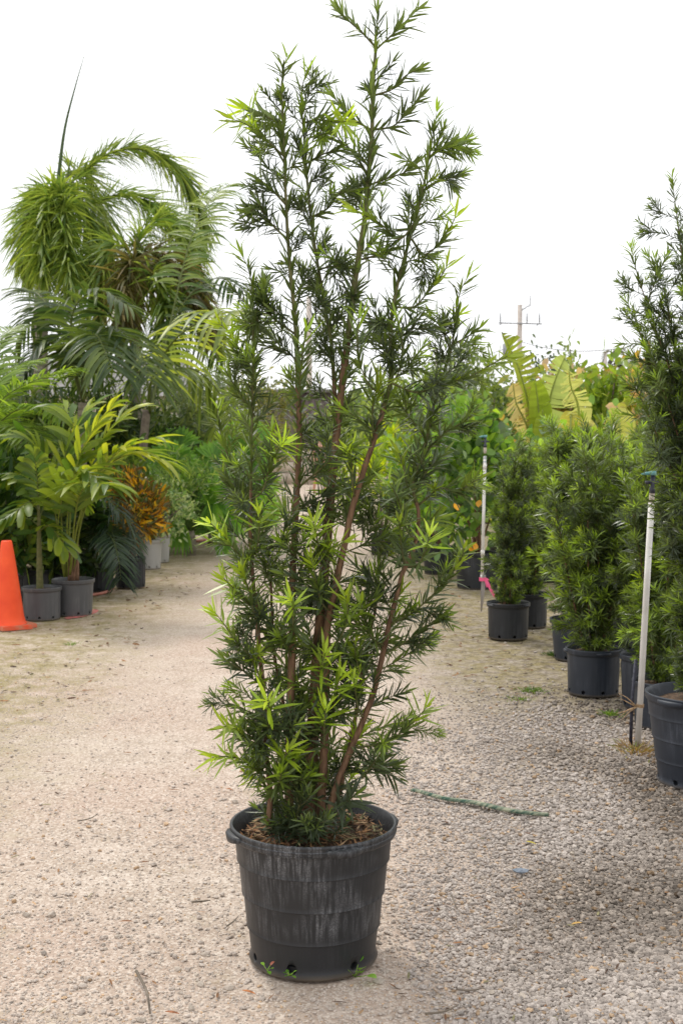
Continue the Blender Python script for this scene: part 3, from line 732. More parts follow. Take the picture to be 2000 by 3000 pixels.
for (pts, d0, d1, kind) in BRANCHES:
    path = px_path(pts, d0, d1, 16); mb = MB()
    tube(mb, path, np.linspace(0.0036, 0.0014, 16), 6)
    br = mb.build('branch', M['twig'], root)
    mbn = MB(); ct = {'y': LIME * 0.5 + BRIGHT * 0.5, 'm': BRIGHT * 0.5 + MID * 0.5, 'd': MID, 'up': MID}[kind]
    needles_along(mbn, path, 230, 0.070, 0.0092, DARK * 0.6 + MID * 0.4, ct, 0.72, (56, 26), 0.12)
    mbn.build('branch_leaves', M['needle'], br)['kind'] = 'stuff'
    if kind != 'up':
        dress(br, path, 0.07, 0.35, 0.9, {'y': (2, 2, 3, 2), 'm': (3, 3, 2, 0.5), 'd': (5, 1, 0.5, 0.1)}[kind], 0.62, (35, 55), 0, 0.7)
    if kind == 'y': put('leafy_twig', random.choice(TW['young']), br, path[-1], path[-1] - path[-3], 0.95)
# bright rosettes that face the camera
ROS = [(805, 1335), (790, 1370), (935, 1490), (760, 1545), (930, 1590), (1030, 1355), (1180, 1360), (1175, 1490), (1170, 1545), (1060, 1795), (1020, 1810), (880, 1720), (925, 1700), (810, 1880), (940, 1960), (1040, 1920), (1040, 2020), (1180, 1930), (790, 2080), (825, 1990), (820, 2150), (985, 2020), (845, 2280), (830, 2230), (1000, 2260), (950, 2120), (1000, 1660), (705, 1560), (735, 1740), (860, 1780), (960, 1280), (1090, 1190), (880, 1090), (1050, 1060), (1180, 1030), (1090, 1550), (1250, 1600)]
stems = [o for o in root.children if o.name.startswith('stem')]
for (px, py) in ROS:
    if random.random() < 0.25: continue
    p = P(px, py, MY - rnd(0.10, 0.20)) - ORI
    best = None
    for (pts, d0, d1, r0, r1), st in zip(STEMS, stems):
        pa = px_path(pts, d0, d1, 60); dd = np.linalg.norm(pa - (p - np.array([0, 0, 0.09])), axis=1); i = int(dd.argmin())
        if best is None or dd[i] < best[0]: best = (dd[i], pa[i], st)
    mb = MB(); pth = smooth_path([best[1], best[1] * 0.4 + p * 0.6 - np.array([0, 0.01, 0.03]), p], 8)
    tube(mb, pth, np.linspace(0.003, 0.0016, 8), 5, mat=1)
    needles_along(mb, pth, 150, 0.066, 0.0085, DARK * 0.7 + MID * 0.3, MID, 0.6, (60, 35), 0.35)
    tw = mb.build('leafy_twig', [M['needle'], M['twig']], best[2])
    put('leafy_twig', random.choice(TW['young'] + TW['tip'][:1]), best[2], p - nrm(pth[-1]-pth[-3]) * 0.015, nrm(pth[-1] - pth[-3]) + np.array([0, -0.35, 0.3]), rnd(0.85, 1.15))
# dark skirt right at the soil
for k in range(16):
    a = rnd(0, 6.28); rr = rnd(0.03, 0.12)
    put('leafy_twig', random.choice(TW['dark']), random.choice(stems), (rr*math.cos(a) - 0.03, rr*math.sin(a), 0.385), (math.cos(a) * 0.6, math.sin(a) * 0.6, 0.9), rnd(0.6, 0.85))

# ------------------------------------------------------------------ potted podocarpus on the right
def column_shrub(label, px, Y, kind, dims, mat, h, w, nst, step, wts, scale=0.8, lugs=(), lean=(0, 0), n_leaders=None, tips=None, rot=0.0, group='needle-leaved shrubs in black pots, right row'):
    R0, R1, H = dims
    x = float(P(px, 1500, Y)[0]); rt = thing('potted_shrub', label, 'shrub', (x, Y, 0), group)
    add_pot(rt, kind, R0, R1, H, mat, lugs, True, 0.88, rot)
    for s in range(nst):
        a = 2 * math.pi * s / nst + rnd(-0.4, 0.4); rb = rnd(0.02, 0.06) if nst > 1 else 0; rtp = w * rnd(0.15, 0.6) if nst > 1 else 0.02
        hh = h * (rnd(0.72, 1.0) if s else 1.0)
        p0 = np.array([rb*math.cos(a), rb*math.sin(a), H * 0.86])
        p1 = np.array([(rb*.4 + rtp*.6)*math.cos(a) + lean[0]*.4, (rb*.4 + rtp*.6)*math.sin(a) + lean[1]*.4, H + (hh - H) * 0.5])
        p2 = np.array([rtp*math.cos(a) + lean[0] + rnd(-.04, .04), rtp*math.sin(a) + lean[1], hh])
        if tips:
            p2 = np.array(tips[s]); p1 = np.array([p2[0] * 0.2, p2[1] * 0.3, p0[2] * 0.4 + p2[2] * 0.6])
        path = smooth_path([p0, p1, p2], 24); mb = MB()
        tube(mb, path, np.linspace(0.009, 0.0022, 24), 6)
        st = mb.build('stem', M['stem'], rt)
        mbn = MB(); needles_along(mbn, path, 170, 0.07, 0.009, DARK, MID, 0.8, (60, 30), 0.04)
        mbn.build('stem_leaves', M['needle'], st)['kind'] = 'stuff'
        dress(st, path, step, 0.03, 0.99, wts, scale, (35, 68), 0, 0.75, True)
        for q in range(3):
            a = rnd(0, 6.28); put('leafy_twig', pick(wts), st, path[1], (math.cos(a), math.sin(a) - 0.3, 0.8), scale * 0.55)
        put('leafy_twig', random.choice(TW['tip']), st, path[-1], path[-1] - path[-3], scale)
    return rt
D10 = (0.157, 0.176, 0.292)
column_shrub('tall columnar needle-leaved shrub in the big ringed pot cut by the right edge', 2062, 5.83, 'ring', (0.199, 0.257, 0.425), 'pot_blue', 2.6, 0.3, 13, 0.034, (7, 4, 2, 0.4), 0.86, lugs=(3.35, 4.9), rot=0.5, tips=[(-0.30, 0.1, 2.36), (-0.14, 0.05, 2.66), (0.1, 0, 2.5), (-0.24, 0.15, 2.0), (-0.28, 0.2, 2.15), (0.02, -0.1, 1.5), (0.15, -0.2, 1.7), (0.04, -0.12, 1.1), (-0.06, 0.1, 1.75), (-0.22, 0.0, 1.9), (-0.18, 0.1, 2.3), (0.0, 0.1, 2.2), (-0.27, 0.05, 1.75)])
column_shrub('bushy bright needle-leaved shrub in the pot just left of the near white sprinkler riser', 1742, 7.9, 'smooth', D10, 'pot_blue', 1.55, 0.5, 10, 0.030, (3, 4, 4, 1.5), 1.05, lugs=(3.1, 4.9, 6.2))
column_shrub('upright dense needle-leaved shrub in the leftmost black pot of the right row', 1490, 10.12, 'smooth', D10, 'pot', 1.5, 0.2, 9, 0.028, (4, 5, 3, 1), 0.78, lugs=(5.6, 3.6), lean=(0.06, 0))
column_shrub('dark needle-leaved shrub half hidden behind the leftmost black pot of the right row', 1548, 10.75, 'smooth', D10, 'pot', 1.55, 0.42, 8, 0.03, (4, 5, 3, 1), 1.05)
column_shrub('needle-leaved shrub in a tapered pot behind the bushy one, left side', 1684, 9.14, 'smooth', (0.14, 0.179, 0.30), 'pot_blue', 1.58, 0.45, 9, 0.03, (4, 4, 3, 1.2), 1.1)
column_shrub('shaded needle-leaved shrub in a black pot at the back of the right row', 1822, 9.6, 'smooth', D10, 'pot', 1.62, 0.5, 9, 0.03, (4, 4, 3, 1.2), 1.1)
column_shrub('needle-leaved shrub in a ribbed pot behind the near white sprinkler riser', 1906, 7.5, 'ribbed', (0.15, 0.176, 0.32), 'pot_blue', 1.38, 0.32, 7, 0.03, (4, 4, 4, 2), 0.85)
column_shrub('needle-leaved shrub in a dusty low pot between the near riser and the big edge pot', 1948, 6.99, 'smooth', (0.15, 0.172, 0.26), 'pot_blue', 1.5, 0.34, 7, 0.03, (3, 4, 3, 1.5), 0.95)
column_shrub('taller needle-leaved shrub rising behind the near riser at the right edge', 1990, 8.4, 'smooth', D10, 'pot', 2.1, 0.36, 9, 0.034, (6, 4, 2, 0.5), 1.0)
column_shrub('needle-leaved shrub beyond the right frame edge, back of the row', 2120, 7.2, 'smooth', D10, 'pot', 1.9, 0.3, 6, 0.036, (6, 3, 1.5, 0.4), 0.95)
column_shrub('tall needle-leaved shrub just outside the right edge, next toward the viewer', 2560, 4.55, 'ring', (0.199, 0.257, 0.425), 'pot_blue', 2.5, 0.4, 8, 0.045, (6, 4, 2, 0.6), 1.15)
column_shrub('tall needle-leaved shrub outside the right edge, nearest to the viewer', 3100, 3.3, 'ring', (0.199, 0.257, 0.425), 'pot_blue', 2.5, 0.4, 8, 0.045, (6, 4, 2, 0.6), 1.15)

# ------------------------------------------------------------------ sprinkler risers
def riser(label, base_px, top_px, Y, near):
    g0 = P(*base_px, Y); g0[2] = 0.0; t0 = P(*top_px, Y); rt = thing('sprinkler_riser', label, 'sprinkler', g0)
    v = t0 - g0; u = nrm(v); Lh = float(np.linalg.norm(v)); at = lambda s: u * s
    mb = MB(); tube(mb, [at(-0.02 if near else 0.28), at(Lh * 0.5), at(Lh - (0.16 if near else 0.19))], 0.0165 if near else 0.0145, 14); mb.build('pipe', M['pvc'], rt)
    mb = MB(); tube(mb, [at(Lh - 0.165), at(Lh - 0.10)], 0.0145, 14); mb.build('pipe_nipple', M['pvc_dirty'], rt)
    head = link('sprinkler_head', None, rt)
    mb = MB(); tube(mb, [at(Lh - 0.11), at(Lh - 0.085), at(Lh - 0.08), at(Lh - 0.015)], [0.016, 0.016, 0.011, 0.012], 12); box(mb, at(Lh - 0.055), (0.07, 0.016, 0.016)); box(mb, at(Lh - 0.055) + np.array([-0.032, -0.006, 0]), (0.012, 0.03, 0.012))
    mb.build('head_body', M['dark_plastic'], head)
    mb = MB(); tube(mb, [at(Lh - 0.018), at(Lh + 0.004)], [0.0175, 0.0155], 12)
    tube(mb, [at(Lh - 0.008) + np.array([-0.014, 0, 0]), at(Lh - 0.009) + np.array([-0.034, 0, 0]), at(Lh - 0.013) + np.array([-0.062, 0, 0])], [0.010, 0.009, 0.002], 10); mb.build('nozzle_cap', M['teal'], head)
    if near:
        tw = link('twine_tie', None, rt); mb = MB(); s = 0.215
        for k in range(3):
            ring = [at(s + 0.006*k) + 0.0185 * np.array([math.cos(t), math.sin(t), 0.05*math.sin(2*t)]) for t in np.linspace(0, 2*math.pi, 14)]
            tube(mb, ring, 0.003, 5)
        for k in range(5):
            p0 = at(s) + np.array([-0.018, -0.008, 0]); e = p0 + np.array([rnd(-0.11, -0.02), rnd(-0.03, 0.02), rnd(-0.08, 0.13)])
            tube(mb, smooth_path([p0, (p0 + e)/2 + np.array([0, 0, rnd(-.01, .02)]), e], 6), [0.004, 0.0035, 0.003, 0.003, 0.002, 0.0012], 5)
        mb.build('twine', M['twine'], tw)
        mb = MB(); tube(mb, [np.array([-0.034, 0.012, -0.01]), np.array([-0.03, 0.012, 0.22]), np.array([-0.012, 0.012, 0.46])], 0.009, 8); mb.build('support_rod', M['dark_plastic'], rt)
    else:
        for a, b_, r in ((0.52, 0.57, 0.0185), (Lh - 0.31, Lh - 0.26, 0.0185), (0.30, 0.34, 0.0175)):
            mb = MB(); tube(mb, [at(a), at(b_)], r, 14); mb.build('coupling', M['pvc'], rt)
        for s in (Lh - 0.245, Lh - 0.215, Lh - 0.20):
            mb = MB(); tube(mb, [at(s), at(s + 0.005)], 0.0155, 14); mb.build('blue_tape', M['blue_tape'], rt)
        mb = MB(); tube(mb, [np.array([-0.002, -0.01, -0.0]), at(0.15) + np.array([0.006, -0.01, 0]), at(0.34) + np.array([0.014, -0.004, 0])], [0.006, 0.018, 0.02], 8); mb.build('stake', M['stake'], rt)
        rb = link('ribbon', None, rt); mb = MB()
        lathe(mb, [(0.033, -0.016), (0.0335, 0.016)], 18, centre=at(0.30) + np.array([0.006, -0.004, 0])); 
        e0 = at(0.30) + np.array([0.030, -0.036, 0.0])
        leafset(mb, [e0, e0], [(0.5, -0.2, -1), (0.3, -0.1, -1)], [(0, -1, 0)], [0.19, 0.06], [0.028, 0.026], [-0.05, 0.2], (1, 1, 1), (0.9, 1, 1, 0.9))
        leafset(mb, [e0], [(0.7, -0.3, 0.5)], [(0, -1, 0.4)], [0.035], [0.02], [0.5], (1, 1, 1), (0.7, 1, 1, 0.8))
        mb.build('ribbon_tape', M['pink'], rb)
    return rt
riser('white plastic sprinkler riser with twine tie, standing in the near gravel at right', (1866, 2190), (1912, 1382), 6.48, True)
riser('white plastic sprinkler riser with a pink ribbon beside the round-leaved shrub', (1409, 1792), (1421, 1276), 11.7, False)

# ------------------------------------------------------------------ traffic cone
c0 = P(24, 1838, 10.68); c0[2] = 0
ct = thing('traffic_cone', 'bright orange traffic cone at the left edge of the path', 'cone', c0)
mb = MB(); hw = 0.205
prof = [(0.160, 0.035), (0.148, 0.052), (0.136, 0.10), (0.112, 0.28), (0.085, 0.48), (0.058, 0.66), (0.045, 0.735), (0.040, 0.742), (0.034, 0.738), (0.030, 0.70), (0.10, 0.30), (0.125, 0.06)]
lathe(mb, prof, 40); mb.build('cone_body', M['cone'], ct)
bm = bmesh.new(); bmesh.ops.create_cube(bm, size=1); bmesh.ops.scale(bm, vec=(hw*2, hw*2, 0.034), verts=bm.verts)
bmesh.ops.bevel(bm, geom=[e for e in bm.edges if abs(e.verts[0].co.z - e.verts[1].co.z) > 0.01], offset=0.07, segments=4, affect='EDGES')
bmesh.ops.bevel(bm, geom=[e for e in bm.edges if e.verts[0].co.z > 0 and e.verts[1].co.z > 0], offset=0.006, segments=2, affect='EDGES')
cm = bpy.data.meshes.new('base'); bm.to_mesh(cm); bm.free(); cm.materials.append(M['cone_foot'])
cb = link('base', cm, ct, (0, 0, 0.018)); cb.rotation_euler = (0, 0.02, math.radians(38))

# ------------------------------------------------------------------ palms
def frond(name, parent, pts, n, ll, lw, style='plane', col0=(0.05, 0.12, 0.02), col1=(0.12, 0.22, 0.03), droop=0.35, t0=0.2, prof=LANCE, fold=0.12, rad=0.012, split=False, ori=None, lift=40, mat='palm', jitter=0.1, rach=(0.14, 0.17, 0.05)):
    pts = np.asarray(pts, float) - (ori if ori is not None else 0)
    path = smooth_path(pts, 26); d = np.concatenate([[0], np.cumsum(np.linalg.norm(np.diff(path, axis=0), axis=1))])
    tg, _, _ = frames(path)
    mb = MB(); tube(mb, path, np.linspace(rad, rad * 0.2, 26), 5, rach)
    u = np.linspace(t0, 0.995, n); u = np.clip(u + RNG.normal(0, 0.3 / n, n), t0, 1)
    pos = np.stack([np.interp(u * d[-1], d, path[:, k]) for k in range(3)], 1)
    T = nrm(np.stack([np.interp(u * d[-1], d, tg[:, k]) for k in range(3)], 1))
    side = nrm(np.cross(T, np.array([0, 0, 1.0])) + 1e-4); up = np.cross(side, T)
    sgn = np.where(np.arange(n) % 2 == 0, 1.0, -1.0)[:, None]
    fa = np.radians(lift * (0.6 + 0.9 * u) + RNG.normal(0, 6, n))[:, None]
    if style == 'foxtail':
        az = RNG.uniform(0, 2*math.pi, n)[:, None]; R_ = side * np.cos(az) + up * np.sin(az); fa = fa + np.radians(RNG.normal(0, 17, (n, 1)))
        D = R_ * np.cos(fa) + T * np.sin(fa); N = T
    else:
        R_ = nrm(side * sgn + up * RNG.uniform(0.05, 0.35, (n, 1)))
        D = R_ * np.cos(fa) + T * np.sin(fa); N = up
    L = ll * (0.55 + 0.45 * np.sin(np.clip((u - t0) / (1 - t0) * 0.85 + 0.12, 0, 1) * math.pi)) * (RNG.uniform(0.55, 1.25, n) if style == 'foxtail' else RNG.uniform(0.85, 1.12, n))
    f = RNG.uniform(0, 1, (n, 1))**1.3; C = np.asarray(col0) * (1-f) + np.asarray(col1) * f
    W = lw * RNG.uniform(0.8, 1.15, n); bd = droop * RNG.uniform(0.6, 1.4, n)
    if not split:
        leafset(mb, pos, D, N, L, W, bd, C, prof, fold)
        fr = mb.build(name, M[mat], parent)
    else:
        fr = mb.build(name, M[mat], parent)
        for i in range(n):
            m2 = MB(); leafset(m2, pos[i:i+1], D[i:i+1], N[i:i+1], L[i:i+1], W[i:i+1], bd[i:i+1], C[i:i+1], prof, fold)
            m2.build('leaflet', M[mat], fr)
    return fr
def pxs(pts, Y, spread=0.0):
    k = len(pts); return [P(x_, y_, Y + spread * i / max(1, k-1)) for i, (x_, y_) in enumerate(pts)]
FOX0, FOX1 = (0.10, 0.17, 0.045), (0.32, 0.39, 0.08)
def trunk(root, pts, r0, r1, ori, mat='trunk', rings=True, name='trunk'):
    path = smooth_path(np.asarray(pts) - ori, 40); mb = MB(); rr = np.linspace(r0, r1, 40)
    if rings: rr = rr * (1 + 0.05 * (np.arange(40) % 3 == 0))
    tube(mb, path, rr, 14); return mb.build(name, M[mat], root)
# tall palm at left
Y1 = 20.0; b1 = P(118, 1500, Y1); b1[2] = 0; o1 = b1.copy()
pal1 = thing('palm_tree', 'tall foxtail palm at left with a bare upright spear leaf', 'palm', b1)
trunk(pal1, [b1, P(118, 1100, Y1), P(122, 900, Y1), P(140, 720, Y1)], 0.14, 0.11, o1)
trunk(pal1, [P(139, 725, Y1), P(155, 610, Y1), P(168, 535, Y1)], 0.115, 0.05, o1, 'twig', False, 'crownshaft')
mb = MB(); tube(mb, smooth_path(np.array(pxs([(168, 560), (190, 380), (225, 240), (247, 165)], Y1)) - o1, 14), np.linspace(0.035, 0.004, 14), 6, (0.10, 0.15, 0.06)); mb.build('spear_leaf', M['palm'], pal1)
for pts, sp, n in [([(168, 545), (120, 560), (80, 680), (85, 800)], -0.8, 210), ([(170, 545), (210, 540), (265, 660), (300, 790), (340, 880)], -0.6, 240), ([(168, 545), (150, 570), (125, 680), (130, 800)], -1.6, 220), ([(170, 540), (185, 580), (195, 700), (205, 820)], -1.9, 220), ([(165, 540), (110, 600), (90, 700), (110, 790)], 1.2, 160), ([(172, 540), (240, 500), (300, 620), (310, 740)], 1.4, 180), ([(170, 545), (160, 640), (165, 740)], -1.2, 170),
                   ([(180, 560), (250, 500), (320, 450), (410, 435), (500, 480), (565, 570), (598, 660), (590, 720)], 0.4, 330), ([(190, 600), (260, 600), (360, 570), (460, 610), (530, 690), (560, 780)], -0.3, 280)]:
    frond('frond', pal1, pxs(pts, Y1, sp), int(n*2.0), 0.62, 0.030, 'foxtail', FOX0, FOX1, 0.28, 0.10, LANCE, 0, 0.022, ori=o1, lift=42)
# second palm, browner
Y2 = 19.0; b2 = P(395, 1500, Y2); b2[2] = 0
pal2 = thing('palm_tree', 'second foxtail palm with brown-tinged hanging fronds right of the tall one', 'palm', b2)
trunk(pal2, [b2, P(396, 1150, Y2), P(398, 850, Y2)], 0.10, 0.08, b2)
for pts, sp, n, c0_, c1_ in [([(398, 850), (420, 740), (480, 760), (560, 850), (610, 960)], -0.5, 260, (0.07, 0.08, 0.03), (0.22, 0.17, 0.08)), ([(398, 850), (380, 740), (330, 720), (290, 830), (280, 940)], -0.5, 220, FOX0, FOX1), ([(398, 850), (410, 690), (490, 640), (560, 730), (590, 830)], 0.6, 260, FOX0, FOX1), ([(398, 850), (390, 760), (370, 840), (350, 980)], -1.2, 220, (0.08, 0.09, 0.03), (0.24, 0.19, 0.08)), ([(398, 850), (440, 800), (480, 880), (500, 1010)], -1.2, 220, FOX0, FOX1), ([(400, 850), (470, 780), (590, 900), (640, 1010)], 0.8, 220, FOX0, FOX1), ([(398, 850), (350, 780), (250, 790), (200, 880)], 0.8, 200, (0.03, 0.06, 0.015), (0.10, 0.13, 0.03))]:
    frond('frond', pal2, pxs(pts, Y2, sp), int(n*1.6), 0.60, 0.036, 'foxtail', c0_, c1_, 0.4, 0.12, LANCE, 0, 0.02, ori=b2, lift=38)
# third palm, flat feathered fronds that reach over the path
Y3 = 17.2; b3 = P(418, 1500, Y3); b3[2] = 0
pal3 = thing('palm_tree', 'broad-leaflet palm whose light green frond arches over the path edge', 'palm', b3)
trunk(pal3, [b3, P(420, 1320, Y3), P(430, 1200, Y3)], 0.07, 0.055, b3, 'bark')
frond('frond', pal3, pxs([(440, 1210), (440, 1130), (500, 1010), (580, 945), (660, 915), (735, 912)], Y3, -3.0), 50, 0.86, 0.075, 'plane', (0.13, 0.19, 0.05), (0.30, 0.34, 0.06), 0.75, 0.22, LANCE, 0.2, 0.02, True, b3, 22)
frond('frond', pal3, pxs([(440, 1210), (480, 1000), (560, 860), (640, 815), (725, 860)], Y3, 1.5), 54, 0.62, 0.055, 'plane', (0.02, 0.05, 0.015), (0.06, 0.10, 0.02), 0.6, 0.35, LANCE, 0.2, 0.02, False, b3, 20)
frond('frond', pal3, pxs([(440, 1210), (510, 900), (560, 700), (620, 580), (672, 540)], Y3, 2.0), 70, 0.62, 0.055, 'plane', (0.08, 0.14, 0.03), (0.22, 0.28, 0.06), 0.45, 0.45, LANCE, 0.2, 0.02, False, b3, 22)
frond('frond', pal3, pxs([(440, 1210), (470, 1120), (560, 1080), (650, 1160), (680, 1260)], Y3, 1.0), 60, 0.85, 0.055, 'plane', (0.09, 0.13, 0.04), (0.22, 0.27, 0.07), 0.8, 0.2, LANCE, 0.2, 0.02, False, b3, 22)
frond('frond', pal3, pxs([(440, 1210), (430, 1100), (400, 1040), (330, 1020), (270, 1100)], Y3, 0.5), 60, 0.6, 0.05, 'plane', (0.04, 0.08, 0.02), (0.13, 0.18, 0.04), 0.7, 0.2, LANCE, 0.2, 0.02, False, b3, 24)
frond('frond', pal3, pxs([(440, 1210), (450, 1060), (500, 960), (590, 960), (660, 1050)], Y3, 2.0), 60, 0.6, 0.045, 'plane', (0.05, 0.09, 0.03), (0.14, 0.18, 0.05), 0.8, 0.2, LANCE, 0.2, 0.02, False, b3, 24)
# dark palm in front of the tall trunk
Y4 = 15.0; b4 = P(235, 1500, Y4); b4[2] = 0
pal4 = thing('palm_tree', 'dark green feather palm standing in front of the tall palm trunk', 'palm', b4)
trunk(pal4, [b4, P(240, 1300, Y4), P(245, 1180, Y4)], 0.08, 0.06, b4)
for pts, sp in [([(245, 1180), (210, 1020), (220, 900), (290, 850), (380, 900)], -0.6), ([(245, 1180), (230, 1000), (180, 900), (120, 910), (50, 990)], 0.4), ([(245, 1180), (270, 1010), (330, 960), (400, 1010), (440, 1110)], -0.8), ([(245, 1180), (200, 1040), (140, 1000), (80, 1060), (40, 1130)], -0.5), ([(245, 1180), (255, 1050), (280, 980), (330, 1080)], -1.2), ([(245, 1180), (160, 930), (110, 860), (70, 850)], 1.0)]:
    frond('frond', pal4, pxs(pts, Y4, sp), 70, 0.60, 0.05, 'plane', (0.03, 0.06, 0.02), (0.13, 0.18, 0.04), 0.5, 0.2, LANCE, 0.2, 0.018, False, b4, 24)
# bright feather palm at the left edge
Y5 = 12.8; b5 = P(-60, 1500, Y5); b5[2] = 0
pal5 = thing('palm_tree', 'bright green fine feather palm reaching in from the left edge', 'palm', b5)
trunk(pal5, [b5, P(-62, 1450, Y5), P(-60, 1330, Y5)], 0.06, 0.05, b5)
for pts, sp in [([(-60, 1330), (0, 1180), (90, 1120), (200, 1085)], -0.3), ([(-60, 1330), (-30, 1160), (30, 1090), (110, 1060)], 0.5), ([(-60, 1330), (20, 1220), (110, 1190), (190, 1230)], -0.8), ([(-60, 1330), (-40, 1100), (-10, 1000), (40, 960)], 1.0), ([(-60, 1330), (-10, 1260), (60, 1250), (120, 1310)], -1.0)]:
    frond('frond', pal5, pxs(pts, Y5, sp), 130, 0.42, 0.022, 'plane', (0.10, 0.18, 0.03), (0.28, 0.40, 0.05), 0.25, 0.2, LANCE, 0.15, 0.012, False, b5, 30)

# ------------------------------------------------------------------ potted plants of the left row
def potted(name, label, cat, px, Y, kind, dims, mat, group='potted plants along the left side', lugs=()):
    x = float(P(px, 1500, Y)[0]); rt = thing(name, label, cat, (x, Y, 0), group)
    add_pot(rt, kind, *dims, mat, lugs, True, 0.88, rnd(0, 1)); return rt, np.array([x, Y, 0.0])
# slender palm in the pot beside the cone
rt, oo = potted('potted_palm', 'slender single-stemmed fishtail palm in the grey pot beside the orange cone', 'palm', 120, 11.2, 'smooth', (0.16, 0.178, 0.29), 'pot_grey')
mb = MB(); tube(mb, smooth_path(np.array(pxs([(118, 1738), (116, 1640), (115, 1560), (114, 1480)], 11.2)) - oo, 16), np.linspace(0.034, 0.012, 16), 9, (0.15, 0.15, 0.05)); mb.build('stem', M['twig'], rt)
for pts, sp, n in [([(114, 1490), (112, 1440), (108, 1380), (100, 1330)], -0.1, 26), ([(114, 1500), (90, 1470), (60, 1490), (20, 1515)], -0.3, 18), ([(114, 1560), (140, 1540), (170, 1570), (190, 1600)], -0.2, 16), ([(114, 1500), (90, 1420), (40, 1390), (0, 1420)], 0.2, 22), ([(115, 1520), (150, 1450), (200, 1430), (240, 1470)], 0.3, 22), ([(115, 1540), (80, 1520), (40, 1550), (20, 1600)], 0.4, 18)]:
    frond('frond', rt, pxs(pts, 11.2, sp), n, 0.24, 0.07, 'plane', (0.04, 0.09, 0.015), (0.20, 0.26, 0.025), 0.4, 0.15, (0.12, 0.5, 0.9, 1.0, 0.55), 0.18, 0.008, True, oo, 42)
# clumping palm: the bright yellow-green one
rt, oo = potted('potted_palm', 'clumping palm with yellow-green arching leaves in the second grey pot from the cone', 'palm', 213, 11.47, 'smooth', (0.165, 0.195, 0.33), 'pot_grey')
for pts, sp, c in [([(205, 1690), (235, 1530), (300, 1400), (400, 1320), (510, 1290)], -0.4, 1), ([(215, 1690), (250, 1520), (330, 1380), (440, 1330), (560, 1350)], -0.2, 1), ([(200, 1690), (200, 1500), (240, 1340), (310, 1240), (370, 1190)], -0.1, 1),
                   ([(195, 1690), (180, 1500), (190, 1340), (240, 1240), (290, 1190)], 0.3, 1), ([(195, 1690), (165, 1520), (150, 1400), (100, 1300), (40, 1280)], 0.1, 0), ([(215, 1690), (250, 1500), (300, 1330), (390, 1230), (450, 1200)], 0.4, 1), ([(190, 1690), (170, 1560), (190, 1440), (250, 1380), (300, 1400)], -0.7, 0),
                   ([(200, 1690), (210, 1450), (230, 1300), (190, 1200), (130, 1190)], 0.5, 0), ([(205, 1690), (230, 1480), (270, 1420), (350, 1420)], -1.0, 0)]:
    pts = [(213 + (x_ - 213) * 0.76 if x_ > 213 else x_, y_) for x_, y_ in pts]
    frond('frond', rt, pxs(pts, 11.47, sp), 26, 0.50, 0.066, 'plane', (0.10, 0.18, 0.025) if c else (0.06, 0.115, 0.02), (0.40, 0.43, 0.035) if c else (0.22, 0.28, 0.03), 0.35, 0.42, LANCE, 0.22, 0.011, True, oo, 40, rach=(0.22, 0.25, 0.05))
mb = MB()
for k in range(4): tube(mb, smooth_path(np.array(pxs([(205 + 7*k, 1705), (206 + 7*k, 1640), (203 + 8*k, 1590)], 11.47)) - oo, 6), np.linspace(0.022, 0.012, 6), 7, (0.15, 0.07, 0.04))
mb.build('stem_clump', M['stem'], rt)
# ribbed pot with drooping dark palm
rt, oo = potted('potted_palm', 'dark palm with fronds drooping over its ribbed black pot', 'palm', 286, 13.3, 'ribbed', (0.155, 0.176, 0.32), 'pot')
for pts, sp in [([(284, 1640), (285, 1540), (320, 1540), (345, 1620), (355, 1700)], -0.6), ([(284, 1640), (270, 1500), (300, 1450), (350, 1500)], -0.4), ([(284, 1640), (290, 1480), (240, 1460), (200, 1540)], 0.2), ([(284, 1640), (280, 1530), (310, 1480), (380, 1530), (390, 1600)], -0.2), ([(284, 1640), (300, 1560), (330, 1580), (350, 1650)], -0.8)]:
    frond('frond', rt, pxs(pts, 13.3, sp), 70, 0.32, 0.02, 'plane', (0.018, 0.04, 0.02), (0.06, 0.10, 0.045), 0.4, 0.15, LANCE, 0.15, 0.009, False, oo, 32)

